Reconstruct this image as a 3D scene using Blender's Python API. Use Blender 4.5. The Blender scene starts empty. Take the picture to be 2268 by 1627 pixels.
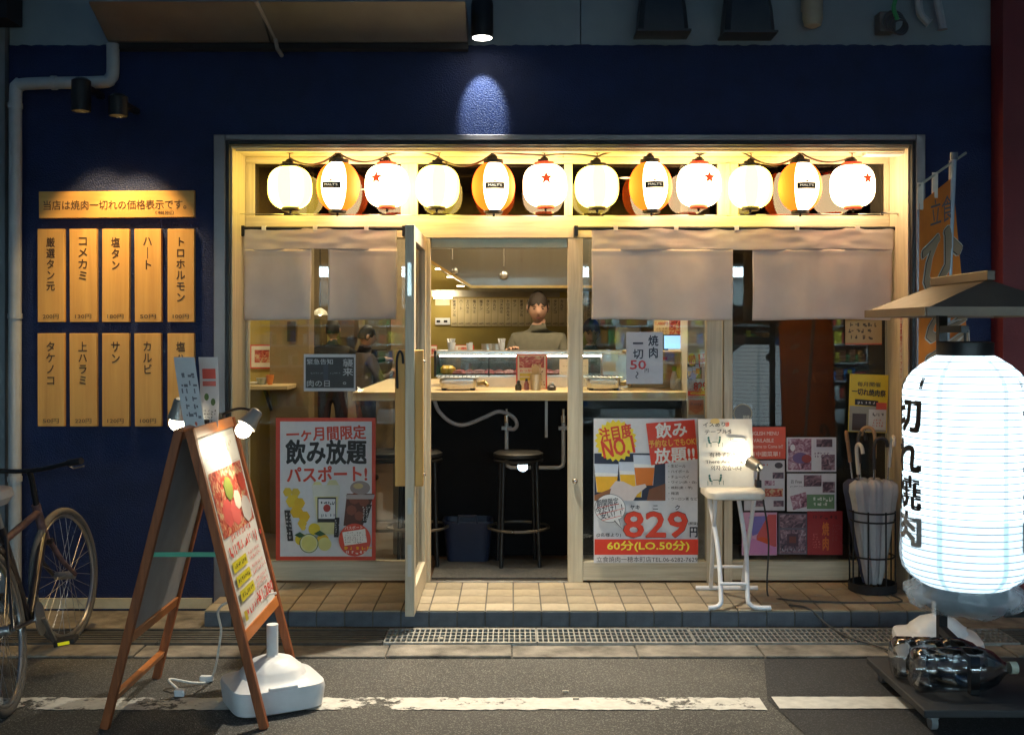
import bpy, bmesh, math, random
from mathutils import Vector, Matrix, Euler, noise as mnoise
R = math.radians; PI = math.pi
random.seed(7)
sc = bpy.context.scene; col = sc.collection

# ------------------------------------------------------------------ camera, sky, exposure
F = 2425.0; CY = -6.4; CZ = 1.55          # focal length and camera position from the door leaf's perspective (2268 px wide picture)
cam = bpy.data.cameras.new('camera'); cam.sensor_width = 36; cam.lens = F / 2268 * 36
cam.shift_y = -(813.5 - 734) / 2268; cam.clip_end = 400
co = bpy.data.objects.new('camera', cam); col.objects.link(co)
co.location = (0, CY, CZ); co.rotation_euler = (R(90), 0, 0); sc.camera = co
world = bpy.data.worlds.new('World'); sc.world = world; world.use_nodes = True
wn = world.node_tree; sky = wn.nodes.new('ShaderNodeTexSky'); sky.sky_type = 'NISHITA'; sky.sun_disc = False
sky.sun_elevation = R(1.0); sky.sun_rotation = R(0); sky.air_density = 1.0; sky.ozone_density = 3.0
wn.links.new(sky.outputs[0], wn.nodes['Background'].inputs[0]); wn.nodes['Background'].inputs[1].default_value = 0.08
sc.view_settings.view_transform = 'Standard'; sc.view_settings.look = 'None'
sc.view_settings.exposure = 1.25; sc.view_settings.gamma = 1.0
cy = sc.cycles; cy.use_denoising = True; cy.max_bounces = 7; cy.diffuse_bounces = 3; cy.glossy_bounces = 3
cy.transmission_bounces = 6; cy.transparent_max_bounces = 24; cy.sample_clamp_indirect = 4.0; cy.caustics_reflective = False; cy.caustics_refractive = False

def gx(px, y=0.0): return (px - 1134) * (y - CY) / F        # a pixel column on the plane at depth y
def gz(py, y=0.0): return CZ + (734 - py) * (y - CY) / F    # a pixel row on the plane at depth y

# ------------------------------------------------------------------ materials
def lin(c):
    return tuple(((v / 255) / 12.92 if v <= 10 else (((v / 255) + .055) / 1.055) ** 2.4) for v in c)
MATS = {}
def M(name, c, rough=.5, metal=0., var=.12, vs=9., bump=0., bs=80., emit=0., ec=None, spec=.5, trans=0., alpha=1., stretch=(1, 1, 1), coat=0.):
    if name in MATS: return MATS[name]
    m = bpy.data.materials.new(name); m.use_nodes = True; n = m.node_tree.nodes; l = m.node_tree.links
    b = n['Principled BSDF']; c4 = (*c, 1)
    b.inputs['Roughness'].default_value = rough; b.inputs['Metallic'].default_value = metal
    b.inputs['Specular IOR Level'].default_value = spec; b.inputs['Transmission Weight'].default_value = trans
    b.inputs['Alpha'].default_value = alpha; b.inputs['Coat Weight'].default_value = coat
    b.inputs['Base Color'].default_value = c4
    tc = n.new('ShaderNodeTexCoord'); mp = n.new('ShaderNodeMapping'); mp.inputs['Scale'].default_value = stretch
    l.new(tc.outputs['Object'], mp.inputs['Vector'])
    if var:
        t = n.new('ShaderNodeTexNoise'); t.inputs['Scale'].default_value = vs; t.inputs['Detail'].default_value = 5; t.inputs['Roughness'].default_value = .6
        l.new(mp.outputs[0], t.inputs['Vector'])
        r = n.new('ShaderNodeValToRGB'); r.color_ramp.elements[0].position = .3; r.color_ramp.elements[1].position = .7
        r.color_ramp.elements[0].color = (*[max(0, v * (1 - var)) for v in c], 1); r.color_ramp.elements[1].color = (*[min(1, v * (1 + var)) for v in c], 1)
        l.new(t.outputs['Fac'], r.inputs[0]); l.new(r.outputs[0], b.inputs['Base Color'])
        mr = n.new('ShaderNodeMapRange'); mr.inputs['To Min'].default_value = max(.03, rough - .08); mr.inputs['To Max'].default_value = min(1, rough + .08)
        l.new(t.outputs['Fac'], mr.inputs['Value']); l.new(mr.outputs[0], b.inputs['Roughness'])
    if bump:
        t2 = n.new('ShaderNodeTexNoise'); t2.inputs['Scale'].default_value = bs; t2.inputs['Detail'].default_value = 3
        l.new(mp.outputs[0], t2.inputs['Vector'])
        bp = n.new('ShaderNodeBump'); bp.inputs['Strength'].default_value = bump; bp.inputs['Distance'].default_value = .01
        l.new(t2.outputs['Fac'], bp.inputs['Height']); l.new(bp.outputs[0], b.inputs['Normal'])
    if emit:
        b.inputs['Emission Color'].default_value = (*(ec or c), 1); b.inputs['Emission Strength'].default_value = emit
    MATS[name] = m; return m
def wood(name, dark, light, axis=2, scale=1., rough=.55, grain=.5):
    if name in MATS: return MATS[name]
    m = bpy.data.materials.new(name); m.use_nodes = True; n = m.node_tree.nodes; l = m.node_tree.links; b = n['Principled BSDF']
    tc = n.new('ShaderNodeTexCoord'); mp = n.new('ShaderNodeMapping'); s = [26 * scale] * 3; s[axis] = 1.3 * scale; mp.inputs['Scale'].default_value = s
    oi = n.new('ShaderNodeObjectInfo'); ad = n.new('ShaderNodeVectorMath'); ad.operation = 'ADD'
    sc_ = n.new('ShaderNodeVectorMath'); sc_.operation = 'SCALE'; sc_.inputs['Scale'].default_value = 17.
    cb = n.new('ShaderNodeCombineXYZ')
    for i in range(3): l.new(oi.outputs['Random'], cb.inputs[i])
    l.new(cb.outputs[0], sc_.inputs[0]); l.new(tc.outputs['Object'], ad.inputs[0]); l.new(sc_.outputs[0], ad.inputs[1])
    l.new(ad.outputs[0], mp.inputs['Vector'])
    t = n.new('ShaderNodeTexNoise'); t.inputs['Scale'].default_value = 1.6; t.inputs['Detail'].default_value = 6; t.inputs['Roughness'].default_value = .65; t.inputs['Distortion'].default_value = .4
    l.new(mp.outputs[0], t.inputs['Vector'])
    r = n.new('ShaderNodeValToRGB'); r.color_ramp.elements[0].position = .5 - .3 * grain - .05; r.color_ramp.elements[1].position = .5 + .3 * (1 - grain) + .05
    r.color_ramp.elements[0].color = (*dark, 1); r.color_ramp.elements[1].color = (*light, 1)
    l.new(t.outputs['Fac'], r.inputs[0]); l.new(r.outputs[0], b.inputs['Base Color'])
    bp = n.new('ShaderNodeBump'); bp.inputs['Strength'].default_value = .12; bp.inputs['Distance'].default_value = .004
    l.new(t.outputs['Fac'], bp.inputs['Height']); l.new(bp.outputs[0], b.inputs['Normal']); b.inputs['Roughness'].default_value = rough
    MATS[name] = m; return m
def glassmat(name, tint=(1, 1, 1), rough=.0, boost=1.0):
    if name in MATS: return MATS[name]
    m = bpy.data.materials.new(name); m.use_nodes = True; n = m.node_tree.nodes; l = m.node_tree.links
    n.remove(n['Principled BSDF']); o = n['Material Output']
    tr = n.new('ShaderNodeBsdfTransparent'); tr.inputs[0].default_value = (*tint, 1)
    gl = n.new('ShaderNodeBsdfGlossy'); gl.inputs['Roughness'].default_value = rough
    fr = n.new('ShaderNodeFresnel'); fr.inputs['IOR'].default_value = 1.5
    mu = n.new('ShaderNodeMath'); mu.operation = 'MULTIPLY'; mu.inputs[1].default_value = boost; mu.use_clamp = True
    l.new(fr.outputs[0], mu.inputs[0])
    mx = n.new('ShaderNodeMixShader'); l.new(mu.outputs[0], mx.inputs[0]); l.new(tr.outputs[0], mx.inputs[1]); l.new(gl.outputs[0], mx.inputs[2])
    l.new(mx.outputs[0], o.inputs[0]); MATS[name] = m; return m
def emis(name, c, s):
    if name in MATS: return MATS[name]
    m = bpy.data.materials.new(name); m.use_nodes = True; n = m.node_tree.nodes; l = m.node_tree.links
    b = n['Principled BSDF']; b.inputs['Base Color'].default_value = (*[min(.8, v) for v in c], 1); b.inputs['Roughness'].default_value = .7
    b.inputs['Emission Color'].default_value = (*c, 1); b.inputs['Emission Strength'].default_value = s
    MATS[name] = m; return m
def ink(c):
    return M('ink_%02x%02x%02x' % tuple(c), lin(c), rough=.45, var=.04, vs=30)

# ------------------------------------------------------------------ mesh building
LOCAL = set()
def wm(o):
    m = Matrix.LocRotScale(o.location, o.rotation_euler, o.scale)
    return wm(o.parent) @ o.matrix_parent_inverse @ m if o.parent else m
def tag(o, label=None, cat=None, group=None, kind=None):
    if label: o['label'] = label
    if cat: o['category'] = cat
    if group: o['group'] = group
    if kind: o['kind'] = kind
    return o
def root(name, label, cat, loc=(0, 0, 0), rz=0., group=None, local=False, rot=None):
    o = bpy.data.objects.new(name, None); col.objects.link(o); o.location = loc; o.rotation_euler = rot or (0, 0, rz)
    o.empty_display_size = .1
    if local: LOCAL.add(o.name)
    return tag(o, label, cat, group)
def sub(name, parent):      # an Empty that is a part holding sub-parts
    o = bpy.data.objects.new(name, None); col.objects.link(o); adopt(o, parent); o.empty_display_size = .05; return o
def adopt(o, p):
    o.parent = p; q = p
    while q.parent: q = q.parent
    if q.name in LOCAL: LOCAL.add(o.name)
    else: o.matrix_parent_inverse = wm(p).inverted()
def copy_tree(o, parent=None):
    c = o.copy(); col.objects.link(c)
    if parent: c.parent = parent
    if o.name in LOCAL: LOCAL.add(c.name)
    for ch in list(o.children): copy_tree(ch, c)
    return c
def link(name, me, mats, parent=None, smooth=False, bevel=0., auto=None):
    o = bpy.data.objects.new(name, me); col.objects.link(o)
    if not me.materials:
        for m in (mats if isinstance(mats, (list, tuple)) else [mats]): me.materials.append(m)
    if smooth:
        me.polygons.foreach_set('use_smooth', [True] * len(me.polygons))
        if auto: me.set_sharp_from_angle(angle=R(auto))
    if bevel:
        b = o.modifiers.new('bevel', 'BEVEL'); b.width = bevel; b.segments = 2; b.limit_method = 'ANGLE'; b.angle_limit = R(40)
    if parent: adopt(o, parent)
    return o
class MB:
    def __init__(s): s.v = []; s.f = []; s.m = []
    def add(s, vs, fs, mi=0):
        k = len(s.v); s.v += [tuple(p) for p in vs]; s.f += [tuple(i + k for i in f) for f in fs]; s.m += [mi] * len(fs); return s
    def box(s, x0, x1, y0, y1, z0, z1, mi=0, mat=None):
        if x0 > x1: x0, x1 = x1, x0
        if y0 > y1: y0, y1 = y1, y0
        if z0 > z1: z0, z1 = z1, z0
        vs = [(x, y, z) for z in (z0, z1) for y in (y0, y1) for x in (x0, x1)]
        if mat is not None: vs = [mat @ Vector(p) for p in vs]
        return s.add(vs, [(0, 2, 3, 1), (4, 5, 7, 6), (0, 1, 5, 4), (2, 6, 7, 3), (0, 4, 6, 2), (1, 3, 7, 5)], mi)
    def bar(s, a, b, w, h, mi=0, up=(0, 0, 1)):      # square bar from a to b
        a = Vector(a); b = Vector(b); d = (b - a); L = d.length; d.normalize(); up = Vector(up)
        if abs(d.dot(up)) > .98: up = Vector((0, 1, 0))
        x = d.cross(up).normalized(); y = x.cross(d).normalized()
        m = Matrix.Translation(a) @ Matrix((x, d, y)).transposed().to_4x4()
        return s.box(-w / 2, w / 2, 0, L, -h / 2, h / 2, mi, m)
    def tube(s, pts, r, seg=8, mi=0, closed=False, cap=True):
        pts = [Vector(p) for p in pts]; n = len(pts); rs = r if isinstance(r, (list, tuple)) else [r] * n
        k = len(s.v); prev = None
        for i, p in enumerate(pts):
            if closed: t = pts[(i + 1) % n] - pts[i - 1]
            else: t = pts[min(i + 1, n - 1)] - pts[max(i - 1, 0)]
            if t.length < 1e-9: t = Vector((0, 0, 1))
            t.normalize()
            if prev is None:
                u = t.cross(Vector((0, 0, 1)));
                if u.length < .1: u = t.cross(Vector((0, 1, 0)))
            else: u = prev - t * prev.dot(t)
            u.normalize(); prev = u; w = t.cross(u)
            for j in range(seg):
                a = 2 * PI * j / seg; s.v.append(tuple(p + (u * math.cos(a) + w * math.sin(a)) * rs[i]))
        m = n if closed else n - 1
        for i in range(m):
            for j in range(seg):
                a = k + i * seg + j; b = k + i * seg + (j + 1) % seg; i2 = (i + 1) % n; c = k + i2 * seg + (j + 1) % seg; d = k + i2 * seg + j
                s.f.append((a, b, c, d)); s.m.append(mi)
        if cap and not closed:
            s.f.append(tuple(k + j for j in range(seg))[::-1]); s.m.append(mi); s.f.append(tuple(k + (n - 1) * seg + j for j in range(seg))); s.m.append(mi)
        return s
    def lathe(s, prof, seg=24, c=(0, 0, 0), mi=0, sectors=None, mat=None, cap=True):   # prof: (r, z)
        k = len(s.v); c = Vector(c)
        for (r, z) in prof:
            for j in range(seg):
                a = 2 * PI * (j - .5) / seg - PI / 2; p = Vector((r * math.cos(a), r * math.sin(a), z))
                s.v.append(tuple((mat @ p) if mat is not None else p + c))
        for i in range(len(prof) - 1):
            for j in range(seg):
                s.f.append((k + i * seg + j, k + i * seg + (j + 1) % seg, k + (i + 1) * seg + (j + 1) % seg, k + (i + 1) * seg + j))
                s.m.append(sectors(j / seg) if sectors else mi)
        if cap:
            s.f.append(tuple(k + j for j in range(seg))[::-1]); s.m.append(mi)
            s.f.append(tuple(k + (len(prof) - 1) * seg + j for j in range(seg))); s.m.append(mi)
        return s
    def prism(s, poly, y0, y1, mi=0):     # poly of (x, z), extruded along y
        n = len(poly); vs = [(x, y0, z) for x, z in poly] + [(x, y1, z) for x, z in poly]
        fs = [tuple(range(n))[::-1], tuple(range(n, 2 * n))] + [(i, (i + 1) % n, n + (i + 1) % n, n + i) for i in range(n)]
        return s.add(vs, fs, mi)
    def loft(s, rings, seg=24, c=(0, 0, 0), mi=0, cap=True, mat=None):   # rings of (z, a, b, power) superellipses
        k = len(s.v)
        for (z, a, b, pw) in rings:
            for j in range(seg):
                t = 2 * PI * j / seg; x = math.copysign(abs(math.cos(t)) ** (2 / pw), math.cos(t)) * a; y = math.copysign(abs(math.sin(t)) ** (2 / pw), math.sin(t)) * b
                p = Vector((x + c[0], y + c[1], z + c[2])); s.v.append(tuple(mat @ p if mat is not None else p))
        for i in range(len(rings) - 1):
            for j in range(seg):
                s.f.append((k + i * seg + j, k + i * seg + (j + 1) % seg, k + (i + 1) * seg + (j + 1) % seg, k + (i + 1) * seg + j)); s.m.append(mi)
        if cap:
            s.f.append(tuple(k + j for j in range(seg))[::-1]); s.m.append(mi); s.f.append(tuple(k + (len(rings) - 1) * seg + j for j in range(seg))); s.m.append(mi)
        return s
    def ball(s, c, r, seg=12, rg=8, mi=0, sc=(1, 1, 1)):
        pr = [(r * math.sin(PI * i / rg) + 1e-5, -r * math.cos(PI * i / rg)) for i in range(rg + 1)]
        return s.lathe(pr, seg, mi=mi, mat=Matrix.Translation(c) @ Matrix.Diagonal((*sc, 1)))
    def mesh(s, name):
        me = bpy.data.meshes.new(name); me.from_pydata(s.v, [], s.f)
        if any(s.m): me.polygons.foreach_set('material_index', s.m)
        me.update(); return me
    def build(s, name, mats, parent=None, smooth=False, bevel=0., auto=40):
        return link(name, s.mesh(name), mats, parent, smooth, bevel, auto)
def ring(c, r, n=24, axis=2, a0=0., a1=2 * PI, full=True):
    out = []
    for i in range(n if full else n + 1):
        a = a0 + (a1 - a0) * i / n; p = [0, 0, 0]; i1, i2 = [(1, 2), (0, 2), (0, 1)][axis]; p[i1] = r * math.cos(a); p[i2] = r * math.sin(a)
        out.append(Vector(p) + Vector(c))
    return out
def spline(pts, n=6):      # Catmull-Rom through points
    P = [Vector(p) for p in pts]; P = [2 * P[0] - P[1]] + P + [2 * P[-1] - P[-2]]; out = []
    for i in range(1, len(P) - 2):
        for j in range(n):
            t = j / n; a, b, c, d = P[i - 1:i + 3]
            out.append(.5 * ((2 * b) + (c - a) * t + (2 * a - 5 * b + 4 * c - d) * t * t + (3 * b - a - 3 * c + d) * t ** 3))
    out.append(P[-2]); return out

# ------------------------------------------------------------------ lettering and printed sheets
_tx = {}
def text_geo(body, bold=0., vertical=False):
    if vertical: body = '\n'.join(body.replace('ー', '｜'))
    key = (body, bold)
    if key not in _tx:
        c = bpy.data.curves.new('t', 'FONT'); c.body = body; c.align_x = 'CENTER'; c.resolution_u = 2; c.offset = bold; c.space_line = 1.05
        o = bpy.data.objects.new('t', c); me = o.to_mesh()
        vs = [(v.co.x, v.co.y) for v in me.vertices]; fs = [tuple(p.vertices) for p in me.polygons]; o.to_mesh_clear()
        bpy.data.objects.remove(o); bpy.data.curves.remove(c)
        xs = [v[0] for v in vs] or [0, 1]; ys = [v[1] for v in vs] or [0, 1]
        x0, x1, y0, y1 = min(xs), max(xs), min(ys), max(ys)
        _tx[key] = ([((x - x0) / max(x1 - x0, 1e-6), (y - y0) / max(y1 - y0, 1e-6)) for x, y in vs], fs)
    return _tx[key]
class Sheet:
    """a printed sheet: u to the right, v down, 0..1; lies in local xz, faces local -y"""
    def __init__(s, w, h): s.w = w; s.h = h; s.b = MB(); s.mats = []; s.n = 0; s.warp = None
    def mi(s, m):
        m = m if not isinstance(m, tuple) else ink(m)
        if m not in s.mats: s.mats.append(m)
        return s.mats.index(m)
    def pt(s, u, v): return ((u - .5) * s.w, -.0012 - .0005 * s.n, (.5 - v) * s.h)
    def poly(s, pts, m):
        s.n += 1; s.b.add([s.pt(*p) for p in pts], [tuple(range(len(pts)))[::-1]], s.mi(m)); return s
    def rect(s, u0, v0, u1, v1, m): return s.poly([(u0, v0), (u1, v0), (u1, v1), (u0, v1)], m)
    def ell(s, u, v, ru, rv, m, n=24, spike=0.):
        return s.poly([(u + ru * (1 - spike * (i % 2)) * math.cos(2 * PI * i / n), v + rv * (1 - spike * (i % 2)) * math.sin(2 * PI * i / n)) for i in range(n)], m)
    def text(s, body, u0, v0, u1, v1, m, rot=0., bold=.015, vertical=False):
        vs, fs = text_geo(body, 0., vertical); s.n += 1; cx, cz = (u0 + u1) / 2, (v0 + v1) / 2; a = R(rot)
        ch = (v1 - v0) * s.h / (len(body) if vertical else 1); d = min(bold, .055) * ch * .55
        for k, (ox, oz) in enumerate([(0, 0)] if bold < .012 else [(0, 0), (-d, 0), (d, 0), (0, d), (0, -d)] + [(i * d * .75, j * d * .75) for i in (-1, 1) for j in (-1, 1)]):   # shifted copies thicken the strokes
            out = []
            for (x, y) in vs:
                dx = (x - .5) * ((u1 - u0) * s.w - 2 * d) + ox; dz = (y - .5) * ((v1 - v0) * s.h - 2 * d) + oz
                p = s.pt(cx, cz); out.append((p[0] + dx * math.cos(a) - dz * math.sin(a), p[1] - .00004 * k, p[2] + dx * math.sin(a) + dz * math.cos(a)))
            s.b.add(out, fs, s.mi(m))
        return s
    def marks(s, u0, v0, u1, v1, m, rows=3, fill=.6, seed=1, cell=None):   # lines of print too small to read
        rnd = random.Random(seed); s.n += 1; i = s.mi(m); rh = (v1 - v0) / rows; cw = cell or rh * s.h / s.w
        for r in range(rows):
            u = u0; end = u1 - rnd.random() * (u1 - u0) * .3 * (rows > 1)
            while u < end:
                for k in range(3):
                    a = u + rnd.random() * cw * .6; b_ = a + cw * (.15 + .35 * rnd.random()); y = v0 + (r + .15 + .5 * rnd.random()) * rh; d = rh * (.12 + .25 * rnd.random())
                    if rnd.random() < .5: b_, d = a + cw * .16, rh * .6; y = v0 + (r + .15) * rh
                    if rnd.random() < fill + .2:
                        P = [(a, y), (b_, y), (b_, y + d), (a, y + d)]; s.b.add([s.pt(*p) for p in P], [(3, 2, 1, 0)], i)
                u += cw * 1.05
        return s
    def finish(s, name, label, cat, paper, mtx, group=None, thick=.0012, parent=None, sub_=8):
        b = MB(); n = sub_ if s.warp else 1
        for side, yy in ((0, -.0008), (1, -.0008 + thick)):
            k = len(b.v)
            for i in range(n + 1):
                for x in (-.5, .5): b.v.append((x * s.w, yy, (.5 - i / n) * s.h))
            for i in range(n):
                f = (k + 2 * i, k + 2 * i + 1, k + 2 * i + 3, k + 2 * i + 2); b.f.append(f[::-1] if not side else f); b.m.append(0)
        N = 2 * (n + 1)
        for i in range(n):
            b.f.append((2 * i, N + 2 * i, N + 2 * i + 2, 2 * i + 2)); b.f.append((2 * i + 1, 2 * i + 3, N + 2 * i + 3, N + 2 * i + 1)); b.m += [0, 0]
        b.f.append((0, 1, N + 1, N)); b.f.append((2 * n, N + 2 * n, N + 2 * n + 1, 2 * n + 1)); b.m += [0, 0]
        if s.warp:
            b.v = [s.warp(*p) for p in b.v]; s.b.v = [s.warp(*p) for p in s.b.v]
        o = b.build(name, paper if not isinstance(paper, tuple) else ink(paper)); o.matrix_world = mtx
        o.location, o.rotation_euler, o.scale = mtx.to_translation(), mtx.to_euler(), (1, 1, 1)
        if label: tag(o, label, cat, group)
        LOCAL.add(o.name)
        if s.b.f:
            p = s.b.build('print', s.mats); p.parent = o; p['kind'] = 'stuff'
        if parent: o.parent = parent; o.matrix_parent_inverse = wm(parent).inverted()
        return o
def on_plane(px0, py0, px1, py1, y, name, label, cat, paper, fn=None, group=None, roll=0., warp=None):   # a sheet filling that pixel rectangle of the plane at depth y
    x0, x1, z0, z1 = gx(px0, y), gx(px1, y), gz(py1, y), gz(py0, y)
    s = Sheet(x1 - x0, z1 - z0); s.warp = warp
    if fn: fn(s)
    return s.finish(name, label, cat, paper, Matrix.Translation(((x0 + x1) / 2, y, (z0 + z1) / 2)) @ Matrix.Rotation(R(roll), 4, 'Y'), group)

# ------------------------------------------------------------------ shared materials
BLUE = M('blue_stucco_paint', (.006, .0165, .072), rough=.45, var=.22, vs=4, bump=.7, bs=130, spec=.35)
GREYW = M('grey_upper_wall', (.22, .27, .29), rough=.75, var=.12, vs=2.5, bump=.12, bs=120)
REDW = M('dark_red_wall', (.16, .018, .02), rough=.6, var=.15, vs=3, bump=.2, bs=90)
TRIM = M('bronze_metal_trim', (.22, .2, .2), rough=.38, metal=.7, var=.15, vs=4)
CREAM = wood('limed_wood_upright', lin((178, 165, 140)), lin((216, 204, 178)), 2, 1.)
CREAMH = wood('limed_wood_level', lin((178, 165, 140)), lin((216, 204, 178)), 0, 1.)
PINE = wood('golden_pine_board', lin((198, 146, 74)), lin((222, 172, 92)), 2, .45)
PINEH = wood('golden_pine_board_level', lin((198, 146, 74)), lin((222, 172, 92)), 0, .45)
COUNTERW = wood('pale_counter_wood', lin((190, 160, 110)), lin((220, 196, 150)), 0, .7)
FRAMEW = wood('orange_brown_wood', lin((110, 58, 26)), lin((168, 92, 44)), 2, 1.)
BLACK = M('black_metal', (.012, .012, .013), rough=.4, metal=.3, var=.2)
BLACKM = M('black_matt', (.012, .012, .014), rough=.75, var=.2)
STEEL = M('brushed_steel', (.56, .55, .52), rough=.3, metal=1., var=.04, vs=30, stretch=(1, 1, .05))
CHROME = M('chrome', (.75, .75, .76), rough=.1, metal=1., var=.03)
WHITEP = M('white_plastic', (.72, .73, .74), rough=.4, var=.06, vs=14)
WHITEM = M('white_enamel', (.78, .79, .82), rough=.3, var=.05)
GLASS = glassmat('window_glass', (.93, .96, .95))
CLEAR = M('clear_plastic', (.6, .68, .74), rough=.12, var=.1, alpha=.42, spec=.9, bump=.6, bs=30)
CONC = M('gutter_concrete', (.19, .17, .14), rough=.85, var=.6, vs=7, bump=.35, bs=160)
MUST = M('mustard_wall', (.34, .25, .05), rough=.65, var=.1, vs=3, bump=.08)
BROWNW = M('brown_wall', (.21, .145, .07), rough=.6, var=.15, vs=3)
PVC = M('grey_pipe', (.38, .4, .4), rough=.45, var=.1)
PAPER = (226, 224, 220)
# ------------------------------------------------------------------ ground
ASPH = bpy.data.materials.new('asphalt'); ASPH.use_nodes = True
def asphalt(m, base, spk, dark):
    n = m.node_tree.nodes; l = m.node_tree.links; b = n['Principled BSDF']; b.inputs['Roughness'].default_value = .82
    tc = n.new('ShaderNodeTexCoord'); v = n.new('ShaderNodeTexVoronoi'); v.inputs['Scale'].default_value = 230; l.new(tc.outputs['Object'], v.inputs['Vector'])
    t = n.new('ShaderNodeTexNoise'); t.inputs['Scale'].default_value = 1.7; t.inputs['Detail'].default_value = 6; l.new(tc.outputs['Object'], t.inputs['Vector'])
    r1 = n.new('ShaderNodeValToRGB'); r1.color_ramp.elements[0].position = .3; r1.color_ramp.elements[1].position = .75
    r1.color_ramp.elements[0].color = (*dark, 1); r1.color_ramp.elements[1].color = (*base, 1); l.new(t.outputs['Fac'], r1.inputs[0])
    sp = n.new('ShaderNodeSeparateColor'); l.new(v.outputs['Color'], sp.inputs[0])
    r2 = n.new('ShaderNodeValToRGB'); r2.color_ramp.elements[0].position = .72; r2.color_ramp.elements[1].position = .95; l.new(sp.outputs[0], r2.inputs[0])
    mx = n.new('ShaderNodeMix'); mx.data_type = 'RGBA'; l.new(r2.outputs[0], mx.inputs['Factor']); l.new(r1.outputs[0], mx.inputs['A']); mx.inputs['B'].default_value = (*spk, 1)
    l.new(mx.outputs['Result'], b.inputs['Base Color'])
    bp = n.new('ShaderNodeBump'); bp.inputs['Strength'].default_value = .6; bp.inputs['Distance'].default_value = .004
    l.new(v.outputs['Distance'], bp.inputs['Height']); l.new(bp.outputs[0], b.inputs['Normal'])
asphalt(ASPH, (.085, .08, .07), (.2, .19, .17), (.05, .048, .042))
ASPH2 = bpy.data.materials.new('fresh_asphalt'); ASPH2.use_nodes = True; asphalt(ASPH2, (.032, .032, .033), (.07, .07, .07), (.02, .02, .021))
MATS['asphalt'] = ASPH; MATS['fresh_asphalt'] = ASPH2
def paint(name, wear):
    m = M(name, (.62, .6, .54), rough=.7, var=.15, vs=20, bump=.2); n = m.node_tree.nodes; l = m.node_tree.links
    tc = n.new('ShaderNodeTexCoord'); t = n.new('ShaderNodeTexNoise'); t.inputs['Scale'].default_value = 16; t.inputs['Detail'].default_value = 9; t.inputs['Roughness'].default_value = .75
    l.new(tc.outputs['Object'], t.inputs['Vector'])
    t3 = n.new('ShaderNodeTexNoise'); t3.inputs['Scale'].default_value = 2.2; l.new(tc.outputs['Object'], t3.inputs['Vector'])
    ad = n.new('ShaderNodeMath'); ad.operation = 'ADD'; l.new(t.outputs['Fac'], ad.inputs[0]); l.new(t3.outputs['Fac'], ad.inputs[1])
    r = n.new('ShaderNodeValToRGB'); r.color_ramp.elements[0].position = wear; r.color_ramp.elements[1].position = min(1, wear + .05)
    hf = n.new('ShaderNodeMath'); hf.operation = 'MULTIPLY'; hf.inputs[1].default_value = .5; l.new(ad.outputs[0], hf.inputs[0]); l.new(hf.outputs[0], r.inputs[0])
    l.new(r.outputs[0], n['Principled BSDF'].inputs['Alpha']); return m
g = MB(); g.add([(-60, -60, 0), (60, -60, 0), (60, 40, 0), (-60, 40, 0)], [(0, 1, 2, 3)]); tag(g.build('road', ASPH), kind='structure')
YL0, YL1 = -1.77, -1.915       # the painted edge line
def ragged(x0, x1, ya, yb, seed, amp):    # a sheet whose long edges are ragged
    rnd = random.Random(seed); n = int(abs(x1 - x0) / .025); vs = []
    for i in range(n + 1):
        x = x0 + (x1 - x0) * i / n; vs += [(x, ya + amp * (rnd.random() - .5) * 2, 0), (x, yb + amp * (rnd.random() - .5) * 2, 0)]
    return vs, [(2 * i, 2 * i + 1, 2 * i + 3, 2 * i + 2) for i in range(n)]
vs, fs = ragged(-9, gx(1690, -1.84), YL0, YL1, 3, .008)
g = MB().add([(x, y, .004) for x, y, z in vs], fs); tag(g.build('road_marking', paint('worn_white_paint', .43)), kind='structure')
P = [(gx(1690, -1.2), -1.22), (gx(1700, -1.8), -1.8), (gx(1790, -2.22), -2.22), (1.35, -4), (14, -4), (14, -1.22)]
g = MB().add([(x, y, .004) for x, y in P], [tuple(range(len(P)))[::-1]]); tag(g.build('fresh_asphalt_patch', ASPH2), kind='structure')
vs, fs = ragged(gx(1712, -1.8), 1.66, YL0 - .0, YL1, 5, .002)
g = MB().add([(x, y, .008) for x, y, z in vs], fs)
vs, fs = ragged(2.35, 9, YL0, YL1, 6, .002); g.add([(x, y, .008) for x, y, z in vs], fs)
tag(g.build('fresh_road_marking', paint('clean_white_paint', .3)), kind='structure')
gu = root('gutter', None, None, (0, -1.1, 0)); tag(gu, kind='structure')
x = -6.0; k = 0
while x < 8:
    w = .6; b = MB().box(x + .003, x + w - .003, -1.205, -1.02, .0, .012 + .003 * math.sin(k * 2.3)); b.build('gutter_block', CONC, gu, bevel=.006); x += w; k += 1
MB().box(-6, 8, -1.018, -.752, .001, .003).build('drain_channel', BLACKM, gu)  # flat black sheet, the drain's shaded depth put in as colour
GRATE = M('galvanised_grating', (.3, .3, .28), rough=.5, metal=.6, var=.25, vs=30); GRATED = M('weathered_grating', (.09, .085, .075), rough=.6, metal=.4, var=.3, vs=20)
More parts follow.
